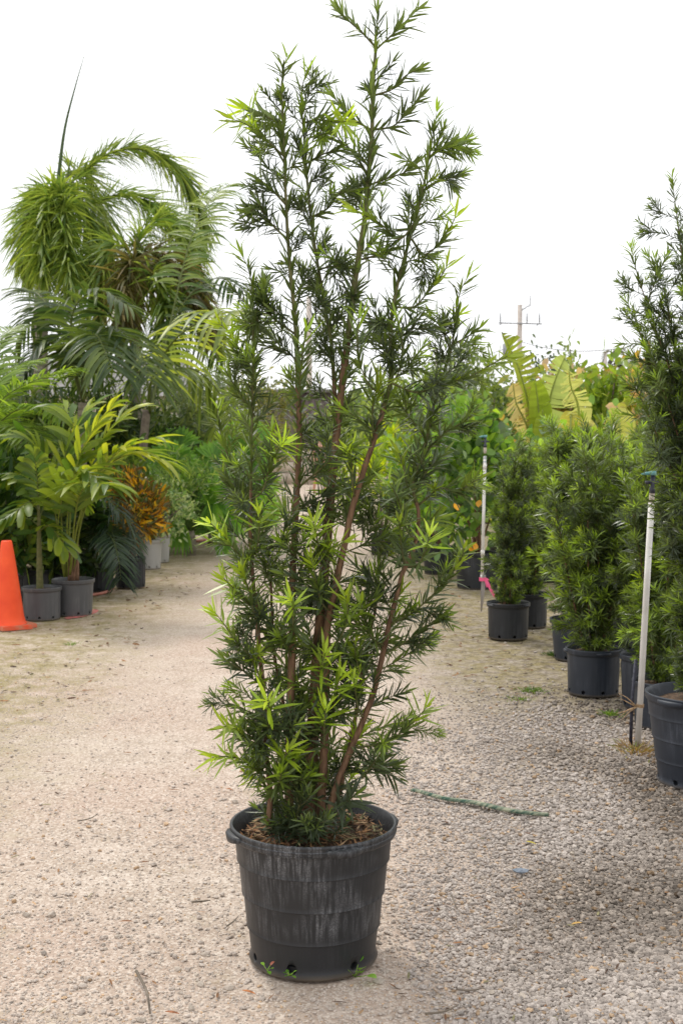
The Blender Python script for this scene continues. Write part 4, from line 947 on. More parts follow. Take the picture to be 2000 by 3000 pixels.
LEAFM = {}
def leaf_meshes(key, L, W, prof, cols, mat='leaf', fold=0.15, bend=0.2):
    if key not in LEAFM:
        out = []
        for c in cols:
            mb = MB(); leafset(mb, [(0, 0, 0)], [(0, 0, 1)], [(0, -1, 0)], [L * rnd(.85, 1.1)], [W * rnd(.9, 1.1)], [bend * rnd(-0.5, 1.2)], c, prof, fold, 0, (0, 1, 0))
            out.append(mb.mesh('leaf', M[mat]))
        LEAFM[key] = out
    return LEAFM[key]
def bush(root, centre, rad, n_obj, n_stuff, key, L, W, prof, cols, n_stem=6, base=(0, 0, 0.3), stem_mat='bark', upness=0.5, spiral=0.5, clump=14, mat='leaf', fold=0.15, sr=0.012, shell=0.55):
    centre, rad, base = map(lambda v: np.asarray(v, float), (centre, rad, base))
    tips = []
    for k in range(clump):
        d = nrm(RNG.normal(0, 1, 3)); r = rnd(shell, 1.0); tips.append(centre + d * rad * r)
    parts = []
    for s in range(n_stem):
        tp = tips[s % len(tips)]; mid = base * 0.5 + tp * 0.5 + np.array([rnd(-.05, .05), rnd(-.05, .05), 0.1 * rad[2]])
        mb = MB(); tube(mb, smooth_path([base + np.array([rnd(-.04, .04), rnd(-.04, .04), 0]), mid, tp], 12), np.linspace(sr, sr * 0.3, 12), 6); parts.append(mb.build('stem', M[stem_mat], root))
    mes = leaf_meshes(key, L, W, prof, cols, mat, fold)
    def sample():
        tp = random.choice(tips); p = tp + RNG.normal(0, 0.22, 3) * rad
        if p[2] < base[2] * 0.9: p[2] = base[2] * 0.9 + rnd(0, 0.1)
        out = nrm(p - centre * np.array([1, 1, 0.9])); d = nrm(out * spiral + RNG.normal(0, 0.55, 3) + np.array([0, 0, upness]))
        return p, d
    for k in range(n_obj):
        p, d = sample()
        if d @ np.array([0, 1, 0]) > 0.3: d[1] *= -1
        p[1] -= abs(rnd(0, 0.25)) * rad[1]
        put('leaf', random.choice(mes), root, p, d, rnd(0.75, 1.15))
    if n_stuff:
        Ps, Ds = zip(*[sample() for _ in range(n_stuff)])
        mb = MB(); n = n_stuff; C = np.asarray(cols)[RNG.integers(0, len(cols), n)] * RNG.uniform(0.7, 1.2, (n, 1))
        leafset(mb, Ps, Ds, RNG.normal(0, 1, (n, 3)) + np.array([0, -0.5, 0.8]), L * RNG.uniform(.7, 1.15, n), W * RNG.uniform(.8, 1.1, n), RNG.uniform(0, .4, n), C, prof, fold)
        mb.build('foliage', M[mat], root)['kind'] = 'stuff'
CROT = [(0.58, 0.30, 0.015), (0.36, 0.17, 0.015), (0.17, 0.09, 0.02), (0.10, 0.09, 0.02), (0.66, 0.44, 0.03), (0.07, 0.10, 0.02), (0.14, 0.07, 0.02), (0.12, 0.12, 0.03)]
rt, oo = potted('potted_croton', 'orange and yellow leaved croton in a ribbed black pot by the path', 'shrub', 381, 13.6, 'ribbed', (0.155, 0.17, 0.33), 'pot')
bush(rt, (0.12, -0.05, 0.88), (0.32, 0.28, 0.36), 300, 700, 'croton', 0.12, 0.03, LANCE, CROT, 14, (0, 0, 0.3), 'bark', 0.5, 0.6, 22)
rt, oo = potted('potted_shrub', 'small pale variegated shrub in the front pale grey pot', 'shrub', 440, 15.6, 'smooth', (0.125, 0.155, 0.36), 'pot_white')
bush(rt, (0.16, 0, 0.72), (0.42, 0.3, 0.32), 120, 700, 'varieg', 0.075, 0.032, OVAL, [(0.22, 0.30, 0.14), (0.36, 0.42, 0.24), (0.12, 0.20, 0.07)], 6, (0, 0, 0.33))
rt, oo = potted('potted_shrub', 'feathery light green shrub in the rear pale grey pot', 'shrub', 466, 16.4, 'smooth', (0.125, 0.155, 0.37), 'pot_white')
bush(rt, (0.25, 0, 0.95), (0.42, 0.3, 0.45), 120, 900, 'feather', 0.13, 0.018, LANCE, [(0.14, 0.22, 0.06), (0.22, 0.30, 0.08), (0.08, 0.15, 0.04)], 6, (0, 0, 0.33))
for px, Y, lab, hgt, cols in [(103, 12.7, 'dark leafy shrub in a black pot directly behind the slender fishtail palm', 1.0, [(0.03, 0.06, 0.015), (0.06, 0.10, 0.02), (0.10, 0.14, 0.03)]), (185, 13.0, 'dark broad-leaved shrub in a black pot behind the clumping palm', 0.95, [(0.02, 0.05, 0.015), (0.045, 0.08, 0.02)]), (15, 12.2, 'dark jagged-leaved shrub in a black pot behind the orange cone', 1.3, [(0.03, 0.07, 0.02), (0.06, 0.12, 0.02), (0.12, 0.17, 0.03)]), (-70, 11.6, 'dark leafy shrub in a black pot at the far left frame edge', 1.35, [(0.03, 0.07, 0.02), (0.06, 0.12, 0.02)]), (245, 15.2, 'shaded leafy shrub in a black pot deep in the left row', 1.3, [(0.02, 0.05, 0.015), (0.05, 0.09, 0.02)]), (330, 15.5, 'mid green leafy shrub in a black pot behind the croton', 1.4, [(0.05, 0.09, 0.02), (0.10, 0.15, 0.03)])]:
    rt, oo = potted('potted_shrub', lab, 'shrub', px, Y, 'smooth', D10, 'pot')
    bush(rt, (0, 0, hgt * 0.72), (0.42, 0.34, hgt * 0.45), 180, 500, 'dk%d' % px, 0.20, 0.055, LANCE, cols, 6, (0, 0, 0.27))
# fan palm and broad-leaf clump further along
def fan_leaf(parent, foot, hub, tipdir, R, n, col0, col1, ori):
    foot, hub = np.asarray(foot) - ori, np.asarray(hub) - ori
    mb = MB(); tube(mb, smooth_path([foot, (foot + hub)/2 + np.array([0, 0, 0.08]), hub], 8), np.linspace(0.014, 0.008, 8), 5, (0.12, 0.18, 0.05))
    d = nrm(tipdir); sd = nrm(np.cross(d, np.array([0.1, -1, 0.35]))); up = np.cross(sd, d)
    a = np.linspace(-2.1, 2.1, n) + RNG.normal(0, .03, n)
    D = d[None] * np.cos(a)[:, None] + sd[None] * np.sin(a)[:, None] + up * 0.12
    f = RNG.uniform(0, 1, (n, 1)); C = np.asarray(col0) * (1-f) + np.asarray(col1) * f
    leafset(mb, np.repeat(hub[None], n, 0), D, up[None], R * (0.8 + 0.2*np.cos(a/2)) * RNG.uniform(.92, 1.05, n), R * 0.17, 0.28, C, (0.12, 0.55, 0.95, 0.75, 0.05), 0.25)
    return mb.build('fan_leaf', M['palm'], parent)
for px, Y, lab, nl, hh in [(560, 17.4, 'low fan palm with glossy green leaves past the pale grey pots', 20, 1.35), (620, 19.0, 'fan palm clump above the pink hose at the end of the left row', 24, 1.55), (690, 22.5, 'far fan palm showing behind the left side of the main shrub', 16, 1.7)]:
    g0 = P(px, 1500, Y); g0[2] = 0; rt = thing('fan_palm', lab, 'palm', g0, 'fan palms at the end of the left row')
    mb = MB(); tube(mb, [(0, 0, 0), (0.01, 0, 0.2), (0, 0, 0.34)], [0.07, 0.06, 0.04], 9); mb.build('trunk', M['trunk'], rt)
    for k in range(nl):
        a = -math.pi/2 + (k - nl/2) * 0.45 + rnd(-.2, .2); r = rnd(0.25, 0.6); z = rnd(0.25, hh)
        hub = g0 + np.array([r*math.cos(a), r*math.sin(a)*0.8, z]); td = np.array([math.cos(a)*0.8, math.sin(a)*0.6, rnd(0.0, 0.9)])
        fan_leaf(rt, g0 + np.array([0, 0, 0.3]), hub, td, rnd(0.38, 0.55), 26, (0.09, 0.21, 0.035), (0.22, 0.40, 0.05), g0)
g0 = P(652, 1555, 21.5); g0[2] = 0
rt, oo = potted('potted_shrub', 'low green shrub in the small black pot at the bend of the hose', 'shrub', 655, 21.6, 'smooth', (0.10, 0.12, 0.22), 'pot')
bush(rt, (0, 0, 0.6), (0.35, 0.3, 0.4), 60, 500, 'bendgreen', 0.16, 0.06, OVAL, [(0.04, 0.11, 0.02), (0.09, 0.20, 0.03)], 4, (0, 0, 0.2))
mb = MB(); hp = [G(x_, y_) for x_, y_ in ((520, 1592), (580, 1588), (620, 1582), (642, 1572), (652, 1558), (655, 1545))]
tube(mb, smooth_path(np.array(hp) + np.array([0, 0, 0.018]), 24), 0.018, 8); tag(mb.build('hose', M['hose']), 'pink garden hose lying at the end of the left row', 'hose')
mb = MB(); hp = [G(x_, y_) for x_, y_ in ((262, 1748), (290, 1744), (318, 1737), (332, 1728))]
tube(mb, smooth_path(np.array(hp) + np.array([0, 0, 0.016]), 16), 0.016, 8); tag(mb.build('hose', M['hose']), 'short faded hose end beside the ribbed black palm pot', 'hose')
# orange flowers
g0 = P(655, 1500, 24.0); g0[2] = 0; rt = thing('flowering_shrub', 'dark shrub with small orange flowers beyond the fan palms', 'shrub', g0)
bush(rt, (0, 0, 1.0), (0.6, 0.5, 0.75), 100, 900, 'flsh', 0.10, 0.045, OVAL, [(0.02, 0.06, 0.015), (0.05, 0.11, 0.02)], 6, (0, 0, 0.02))
for k in range(16):
    me = leaf_meshes('orangefl', 0.07, 0.06, OVAL, [(0.75, 0.13, 0.02), (0.80, 0.20, 0.03)])
    px_, py_ = rnd(630, 685), rnd(1248, 1298); p = P(px_, py_, 23.5 + rnd(-.2, .2)) - g0
    put('flower', random.choice(me), rt, p, (rnd(-1, 1), -1, rnd(-.3, 1)), rnd(0.8, 1.3))
# green backing plants behind the left row
for k, (px, Y, hh, lab) in enumerate([(20, 18.0, 2.4, 'tall dark shrub behind the bright feather palm'), (180, 18.5, 2.3, 'tall dark shrub below the tall foxtail palm crown'), (330, 19.0, 2.2, 'tall green shrub between the two foxtail palm trunks'), (480, 20.0, 2.3, 'grey-green shrub behind the palm frond over the path'), (590, 23.5, 2.6, 'grey-green wispy shrub beyond the fan palms'), (-120, 17.0, 2.5, 'tall dark shrub at the left frame edge behind the palms'), (-420, 15.5, 2.4, 'tall shrub just outside the left edge'), (-720, 14.5, 2.3, 'tall shrub second beyond the left edge'), (-1050, 14.0, 2.5, 'tall shrub third beyond the left edge'), (-1400, 13.5, 2.4, 'tall shrub farthest beyond the left edge')]):
    g0 = P(px, 1500, Y); g0[2] = 0; rt = thing('tall_shrub', lab, 'shrub', g0, 'tall shrubs behind the left row')
    cols = [(0.03, 0.06, 0.016), (0.07, 0.115, 0.028), (0.13, 0.17, 0.04)] if k not in (3, 4) else [(0.08, 0.11, 0.05), (0.13, 0.16, 0.07), (0.05, 0.08, 0.03)]
    bush(rt, (0, 0, hh * 0.58), (0.95, 0.6, hh * 0.45), 60, 2600, 'tall%d' % k, 0.26, 0.035, LANCE, cols, 8, (0, 0, 0.0), 'bark', 0.3, 0.5, 30, sr=0.025)

# ------------------------------------------------------------------ round-leaved shrubs on the right
CLU = [(0.11, 0.19, 0.07), (0.15, 0.27, 0.055), (0.20, 0.35, 0.045), (0.16, 0.23, 0.12), (0.08, 0.17, 0.04), (0.28, 0.42, 0.05)]
rt, oo = potted('potted_shrub', 'round-leaved shrub in a big black pot beside the pink-ribboned riser', 'shrub', 1398, 13.56, 'smooth', (0.215, 0.243, 0.39), 'pot', 'round-leaved shrubs on the right')
bush(rt, (-0.06, 0, 1.2), (0.42, 0.36, 0.80), 300, 900, 'clusia', 0.12, 0.086, ROUND, CLU, 7, (0, 0, 0.35), 'stem', 0.4, 0.7, 30, sr=0.014)
me = leaf_meshes('clusia_yellow', 0.105, 0.075, ROUND, [(0.45, 0.42, 0.03), (0.62, 0.30, 0.02)])
for px_, py_ in ((1375, 1600), (1392, 1590), (1330, 1475), (1405, 1465), (1430, 1500)):
    put('leaf', random.choice(me), rt, P(px_, py_, 13.1) - oo, (rnd(-.4, .4), -0.6, -0.6), 1.0)
for px, Y, hh, lab in [(1285, 15.0, 1.95, 'round-leaved shrub behind the right edge of the main shrub'), (1480, 15.2, 1.62, 'round-leaved shrub behind the pink-ribboned riser'), (1600, 14.2, 1.52, 'round-leaved shrub below the tall torn banana leaf'), (1745, 13.6, 1.55, 'round-leaved shrub right of the yellow banana leaf'), (1880, 13.0, 1.6, 'round-leaved shrub at far right behind the columnar shrub')]:
    rt, oo = potted('potted_shrub', lab, 'shrub', px, Y, 'smooth', (0.17, 0.20, 0.33), 'pot', 'round-leaved shrubs on the right')
    bush(rt, (0, 0, hh * 0.62), (0.50, 0.4, hh * 0.42), 220, 400, 'clusia', 0.12, 0.086, ROUND, CLU, 6, (0, 0, 0.3), 'stem', 0.4, 0.7, 26, sr=0.013)
rt, oo = potted('potted_shrub', 'lime-yellow leaved shrub glimpsed through the main shrub', 'shrub', 1120, 17.5, 'smooth', D10, 'pot', 'round-leaved shrubs on the right')
bush(rt, (0.0, 0, 1.15), (0.5, 0.4, 0.6), 160, 500, 'lime', 0.16, 0.05, OVAL, [(0.42, 0.46, 0.02), (0.30, 0.40, 0.02), (0.20, 0.30, 0.02)], 6, (0, 0, 0.3))
for px, Y, lab in [(1283, 17.6, 'empty-looking black pot with a leafy green shrub left of the big round-leaved one'), (1235, 16.6, 'leafy green shrub in a black pot just showing past the main shrub')]:
    rt, oo = potted('potted_shrub', lab, 'shrub', px, Y, 'smooth', D10, 'pot', 'round-leaved shrubs on the right')
    bush(rt, (0, 0, 0.85), (0.4, 0.35, 0.5), 100, 500, 'grn%d' % px, 0.11, 0.06, OVAL, [(0.06, 0.14, 0.025), (0.12, 0.24, 0.03)], 5, (0, 0, 0.28))
for px, Y, lab in [(1125, 29.5, 'left one of two small shrublets in black pots down the path'), (1160, 29.0, 'right one of two small shrublets in black pots down the path')]:
    rt, oo = potted('potted_shrub', lab, 'shrub', px, Y, 'smooth', (0.09, 0.11, 0.24), 'pot', 'small pots down the path')
    bush(rt, (0, 0, 0.42), (0.16, 0.16, 0.16), 0, 700, 'small', 0.07, 0.012, LANCE, [(0.10, 0.22, 0.03), (0.16, 0.30, 0.04)], 3, (0, 0, 0.2))

# ------------------------------------------------------------------ banana
def banana(label, px, Y, leaves, group='banana plants on the right'):
    g0 = P(px, 1500, Y); g0[2] = 0; rt = thing('banana_plant', label, 'banana', g0, group)
    mb = MB(); tube(mb, smooth_path([(0, 0, 0), (0.02, 0, 0.6), (0, 0, 1.2)], 10), np.linspace(0.11, 0.06, 10), 12, (0.22, 0.28, 0.07)); mb.build('pseudostem', M['banana'], rt)
    for (pts, w0, c, tear, tilt) in leaves:
        path = smooth_path(np.array(pxs(pts, Y, -0.3)) - g0, 28); tg, _, _ = frames(path)
        mb = MB(); tube(mb, np.concatenate([[np.array([0, 0, 1.1])], path[::3]]), np.linspace(0.022, 0.006, len(path[::3]) + 1), 6, (0.40, 0.45, 0.16))
        viewn = nrm(np.array([tilt, -1.0, 0.25])); sd = nrm(np.cross(tg, viewn)); up = np.cross(sd, tg)
        lf = mb.build('leaf', M['banana'], rt)
        # blade in strips between tears, each strip following the midrib
        m2 = MB(); n = 27
        for sgn in (-1, 1):
            drop = 0.0
            for i in range(n):
                s0, s1 = i / n, (i + 1) / n
                w_a = w0[0 if sgn < 0 else 1] * abs(math.sin(math.pi * min(1, 0.08 + 0.92 * s0)))**0.55; w_b = w0[0 if sgn < 0 else 1] * abs(math.sin(math.pi * min(1, 0.08 + 0.92 * s1)))**0.55
                if sgn in tear[1] and random.random() < tear[0]:
                    drop = rnd(-0.05, 0.10); gap = rnd(0.1, 0.5); w_b *= rnd(0.55, 0.95)
                else: gap = 0.0
                a, b_ = path[i], path[i+1] * (1 - gap * 0.3) + path[i] * gap * 0.3
                ea = a + sgn * sd[i] * w_a + up[i] * (w_a * 0.25) + tg[i] * w_a * 0.25 - np.array([0, 0, drop]); eb = b_ + sgn * sd[i+1] * w_b + up[i+1] * (w_b * 0.25) + tg[i+1] * w_b * 0.25 - np.array([0, 0, drop])
                if gap: eb = ea * (0.3 + gap*0.4) + eb * (0.7 - gap*0.4)
                ma, mb_ = (a + ea)/2 + up[i]*w_a*0.06, (b_ + eb)/2 + up[i]*w_b*0.06
                m2.add([a, ma, ea, eb, mb_, b_], [[0, 1, 4, 5], [1, 2, 3, 4]], None, np.array(c) * rnd(0.85, 1.12))
        m2.build('blade', M['banana'], lf)
    return rt
banana('banana plant with a tall torn brownish-green leaf below the utility pole', 1580, 17.5, [
    ([(1560, 1300), (1545, 1180), (1515, 1070), (1468, 972)], (0.08, 0.30), (0.22, 0.27, 0.045), (0.7, (1,)), 0.15), ([(1600, 1300), (1605, 1190), (1630, 1100), (1655, 1045)], (0.22, 0.24), (0.36, 0.44, 0.17), (0.35, (1, -1)), -0.2),
    ([(1580, 1330), (1578, 1230), (1572, 1160), (1565, 1110)], (0.16, 0.18), (0.36, 0.47, 0.06), (0.1, (1,)), 0.2), ([(1595, 1360), (1590, 1280), (1588, 1200)], (0.16, 0.16), (0.38, 0.50, 0.07), (0.1, (1,)), 0.1), ([(1560, 1310), (1535, 1230), (1510, 1180), (1500, 1110)], (0.2, 0.16), (0.48, 0.40, 0.22), (0.6, (1, -1)), 0.3)])
banana('banana plant with two broad yellow drooping leaves right of the torn one', 1720, 16.0, [
    ([(1672, 1205), (1670, 1240), (1668, 1290), (1664, 1345)], (0.17, 0.17), (0.56, 0.52, 0.09), (0.05, (1,)), 0.0), ([(1715, 1225), (1722, 1260), (1728, 1320)], (0.12, 0.14), (0.58, 0.54, 0.16), (0.2, (1,)), 0.2),
    ([(1806, 1195), (1812, 1230), (1818, 1300)], (0.19, 0.18), (0.50, 0.52, 0.12), (0.1, (1,)), 0.0), ([(1700, 1260), (1690, 1180), (1670, 1130), (1665, 1080)], (0.16, 0.18), (0.46, 0.48, 0.22), (0.6, (1, -1)), -0.2)])

# ------------------------------------------------------------------ trees and shrubs beyond
def tree(label, px, Y, top, spread, cols, key, n=3200, L=0.22, W=0.09, group='trees beyond the right row', low=0.25, prof=OVAL, shell=0.45):
    g0 = P(px, 1500, Y); g0[2] = 0; rt = thing('tree', label, 'tree', g0, group)
    mb = MB(); tube(mb, smooth_path([(0, 0, 0), (rnd(-.1, .1), 0, top * 0.35), (rnd(-.2, .2), 0, top * 0.7)], 12), np.linspace(0.11, 0.04, 12), 9); mb.build('trunk', M['bark'], rt)
    bush(rt, (0, 0, top * (0.5 + low / 2)), (spread, spread * 0.8, top * (0.5 - low / 2)), 0, n, key, L, W, prof, cols, 9, (0, 0, top * low), 'bark', 0.2, 0.5, 34, sr=0.035, shell=shell)
    return rt
RUST = [(0.38, 0.25, 0.07), (0.32, 0.34, 0.06), (0.22, 0.32, 0.05), (0.48, 0.34, 0.10), (0.52, 0.38, 0.25), (0.17, 0.26, 0.04), (0.30, 0.38, 0.06)]
tree('rust and green leaved tree left of the far palm', 1720, 20.5, 2.7, 1.0, RUST, 'rust', 2600, 0.20, 0.10)
tree('rust-tinged tree directly below the far palm', 1840, 21.0, 2.65, 1.1, RUST, 'rust', 2800, 0.20, 0.10)
tree('rust-tinged tree at the right frame edge behind the columnar shrub', 1985, 20.0, 2.6, 1.1, RUST, 'rust', 2600, 0.20, 0.10)
GRN = [(0.08, 0.125, 0.035), (0.13, 0.19, 0.045), (0.20, 0.26, 0.06)]
tree('thin-leaved green tree between the main shrub and the torn banana leaf', 1420, 24.0, 2.9, 1.1, GRN, 'grn', 2400, 0.12, 0.06)
tree('sparse small-leaved tree above the round-leaved shrubs', 1330, 40.0, 4.7, 1.5, GRN, 'grn', 2200, 0.2, 0.09, shell=0.3)
tree('dark narrow tree behind the tall banana leaves', 1590, 40.0, 4.0, 0.8, [(0.03, 0.06, 0.03), (0.06, 0.09, 0.04)], 'drk', 1600, 0.2, 0.08)
tree('yellow-green young tree in front of the far palm', 1760, 19.0, 2.75, 0.4, [(0.22, 0.30, 0.04), (0.14, 0.22, 0.03)], 'yg', 700, 0.2, 0.10)
tree('yellow-brown leaved tree left of the columnar shrub tops', 1900, 18.5, 2.6, 0.6, RUST, 'rust', 900, 0.2, 0.10)
tree('thin wispy young tree right of the torn banana leaf', 1655, 24.0, 3.7, 0.25, [(0.14, 0.20, 0.07), (0.2, 0.26, 0.1)], 'wisp', 220, 0.16, 0.05, low=0.5)
tree('bushy green tree behind the right half of the main shrub', 1200, 30.0, 3.2, 1.8, GRN, 'grn', 3200, 0.16, 0.07)
tree('bushy yellow-green tree right of the brown shed', 1060, 42.0, 3.0, 1.8, [(0.12, 0.18, 0.03), (0.08, 0.13, 0.03)], 'grn2', 2600, 0.22, 0.1)
tree('olive tree left of the brown shed', 720, 34.0, 3.2, 1.6, [(0.14, 0.15, 0.05), (0.09, 0.12, 0.04), (0.2, 0.19, 0.06)], 'olv', 3000, 0.2, 0.06, group='trees beyond the left row')
# far palm
Y6 = 60.0; b6 = P(1778, 1500, Y6); b6[2] = 0; pal6 = thing('palm_tree', 'far wind-blown palm on the skyline at right', 'palm', b6)
trunk(pal6, [b6, P(1780, 1200, Y6), P(1785, 1075, Y6)], 0.2, 0.15, b6)
for pts in [[(1785, 1075), (1810, 1030), (1840, 1040), (1865, 1070)], [(1785, 1075), (1800, 1040), (1810, 1060), (1815, 1100)], [(1785, 1075), (1790, 1035), (1775, 1030), (1765, 1060)], [(1785, 1075), (1820, 1050), (1850, 1075)], [(1785, 1075), (1800, 1025), (1820, 1020)], [(1785, 1075), (1820, 1070), (1830, 1100)]]:
    frond('frond', pal6, pxs(pts, Y6), 60, 0.6, 0.06, 'plane', (0.08, 0.09, 0.05), (0.18, 0.15, 0.08), 0.5, 0.1, LANCE, 0, 0.03, False, b6, 30)
# far woodland that closes the view
mb = MB(); n = 26000
x = RNG.uniform(-75, 75, n); y = RNG.uniform(85, 96, n)
prof_h = 3.2 + 1.2*np.sin(x*0.21) + 0.9*np.sin(x*0.63 + 1) + 0.5*np.sin(x*1.7)
z = RNG.uniform(0, 1, n)**0.8 * prof_h
C = np.array([(0.05, 0.08, 0.03), (0.08, 0.12, 0.04), (0.12, 0.14, 0.05), (0.04, 0.06, 0.025)])[RNG.integers(0, 4, n)]
leafset(mb, np.stack([x, y, z], 1), RNG.normal(0, 1, (n, 3)) + np.array([0, 0, .3]), RNG.normal(0, 1, (n, 3)) + np.array([0, -1, 0]), RNG.uniform(0.5, 1.1, n), RNG.uniform(0.3, 0.55, n), 0.2, C, OVAL)
tag(mb.build('far_woodland', M['leaf']), 'low green woodland closing the view far down the path', 'woodland', kind='stuff')

# ------------------------------------------------------------------ poles and wires
def pole(label, px, Y, top_py, arm):
    t = P(px, top_py, Y); g0 = np.array([t[0], Y, 0.0]); H = t[2]; rt = thing('utility_pole', label, 'pole', g0, 'utility poles')
    mb = MB(); tube(mb, [(0, 0, 0), (0, 0, H * 0.5), (0, 0, H)], [0.21, 0.18, 0.145], 14); mb.build('pole', M['pole'], rt)
    if arm:
        za = H - 1.15; ar = link('crossarm', None, rt)
        mb = MB(); tube(mb, [(-1.35, -0.2, za), (1.35, -0.2, za - 0.06)], 0.045, 6); tube(mb, [(-1.15, -0.2, za - 0.02), (-1.32, -0.2, za - 0.14)], 0.03, 5); tube(mb, [(1.15, -0.2, za - 0.05), (1.0, -0.2, za - 0.2)], 0.03, 5); mb.build('beam', M['pole_metal'], ar)
        for xi in (-1.25, 0.42, 1.2):
            mb = MB(); tube(mb, [(xi, -0.2, za), (xi, -0.2, za + 0.25), (xi, -0.2, za + 0.62)], [0.035, 0.05, 0.03], 6); mb.build('insulator', M['pole_metal'], ar)
        mb = MB(); tube(mb, [(0.1, -0.1, H - 0.35), (0.45, -0.1, H - 0.12), (0.62, -0.1, H - 0.05)], 0.04, 6); tube(mb, [(0.62, -0.1, H - 0.05), (0.62, -0.1, H + 0.55)], 0.03, 6); mb.build('top_bracket', M['pole_metal'], rt)
    return rt, H
pole('pale concrete utility pole with crossarm rising behind the banana leaves', 1522, 80.0, 893, True)
pole('pale utility pole seen through the middle of the main shrub', 905, 75.0, 868, False)
pole('small far utility pole beside the wind-blown palm', 1772, 115.0, 1030, False)
pole('thin far pole left of the sparse tree', 1278, 120.0, 1022, False)
g0 = P(1485, 1027, 76.0); tr = thing('transformer', 'grey transformer box hanging left of the crossarm pole', 'transformer', (g0[0], 76.0, g0[2] - 0.45), None)
mb = MB(); tube(mb, [(0, 0, 0), (0, 0, 0.85)], 0.28, 14); mb.build('tank', M['pole_metal'], tr)
mb = MB(); tube(mb, [(0.27, 0, 0.1), (0.72, 3.9, -0.05)], 0.05, 6); mb.build('mount', M['pole_metal'], tr)
for k, (a, b_, Ya, Yb, sag, lab) in enumerate([((1522, 1000), (2150, 905), 80, 60, 1.2, 'upper thin power line running right from the crossarm pole'), ((1522, 1120), (2150, 960), 80, 60, 1.0, 'lower thin power line running right past the far palm'), ((1522, 1155), (2150, 985), 80, 60, 0.8, 'thick service cable running right below the power lines'), ((1522, 1005), (1000, 1075), 80, 110, 1.0, 'thin power line running left from the crossarm pole')]):
    p0, p1 = P(*a, Ya), P(*b_, Yb); ts = np.linspace(0, 1, 24); pts = p0[None] * (1 - ts)[:, None] + p1[None] * ts[:, None]; pts[:, 2] -= sag * 4 * ts * (1 - ts)
    mb = MB(); tube(mb, pts, 0.045 if k == 2 else 0.022, 5); tag(mb.build('power_line', M['wire']), lab, 'power line', 'power lines')

# ------------------------------------------------------------------ shed and wall
g0 = P(860, 1500, 48.0); sh = thing('shed', 'brown boarded shed seen through the main shrub', 'shed', (g0[0], 48.0, 0))
hgt = 3.35
bw = 0.28
for k in range(10):
    mb = MB(); box(mb, (-1.35 + k * bw + bw/2, 0, hgt / 2), (bw - 0.015, 0.05 + 0.01 * (k % 2), hgt)); mb.build('board', M['shed'], sh)
mb = MB(); box(mb, (0, 1.6, hgt/2 - .05), (2.76, 3.0, hgt - 0.1)); mb.build('wall', M['shed'], sh)
mb = MB(); box(mb, (0, 1.5, hgt + 0.07), (3.1, 3.6, 0.12)); mb.build('roof', M['roof'], sh)
wl_ = thing('garden_wall', 'low cream block wall in front of the brown shed', 'wall', (P(850, 1500, 45.0)[0], 45.0, 0))
bmz = MB(); box(bmz, (0, 0, 0.195), (0.585, 0.2, 0.385)); blk = bmz.mesh('block', M['wall'])
for r_ in range(3):
    for k in range(6): link('block', blk, wl_, (-1.5 + k * 0.6 + (0.15 if r_ % 2 else -0.15), 0, r_ * 0.4))
g0 = P(285, 1500, 40.0); hs = thing('house', 'grey gabled house just showing between the left palms', 'house', (g0[0], 40.0, 0))
mb = MB(); box(mb, (0, 2, 1.5), (5, 4, 3.0)); mb.build('wall', M['wall'], hs)
mb = MB(); mb.add([(-2.8, -0.4, 2.95), (2.8, -0.4, 2.95), (2.8, 4.4, 2.95), (-2.8, 4.4, 2.95), (-2.8, 2, 4.2), (2.8, 2, 4.2)], [[0, 1, 5, 4], [2, 3, 4, 5], [0, 3, 2, 1]], [[0, 4, 3], [1, 2, 5]]); mb.build('roof', M['roof'], hs, False)
mb = MB(); box(mb, (0.8, -0.03, 1.6), (1.1, 0.06, 1.2)); mb.build('window', M['pole_metal'], hs)

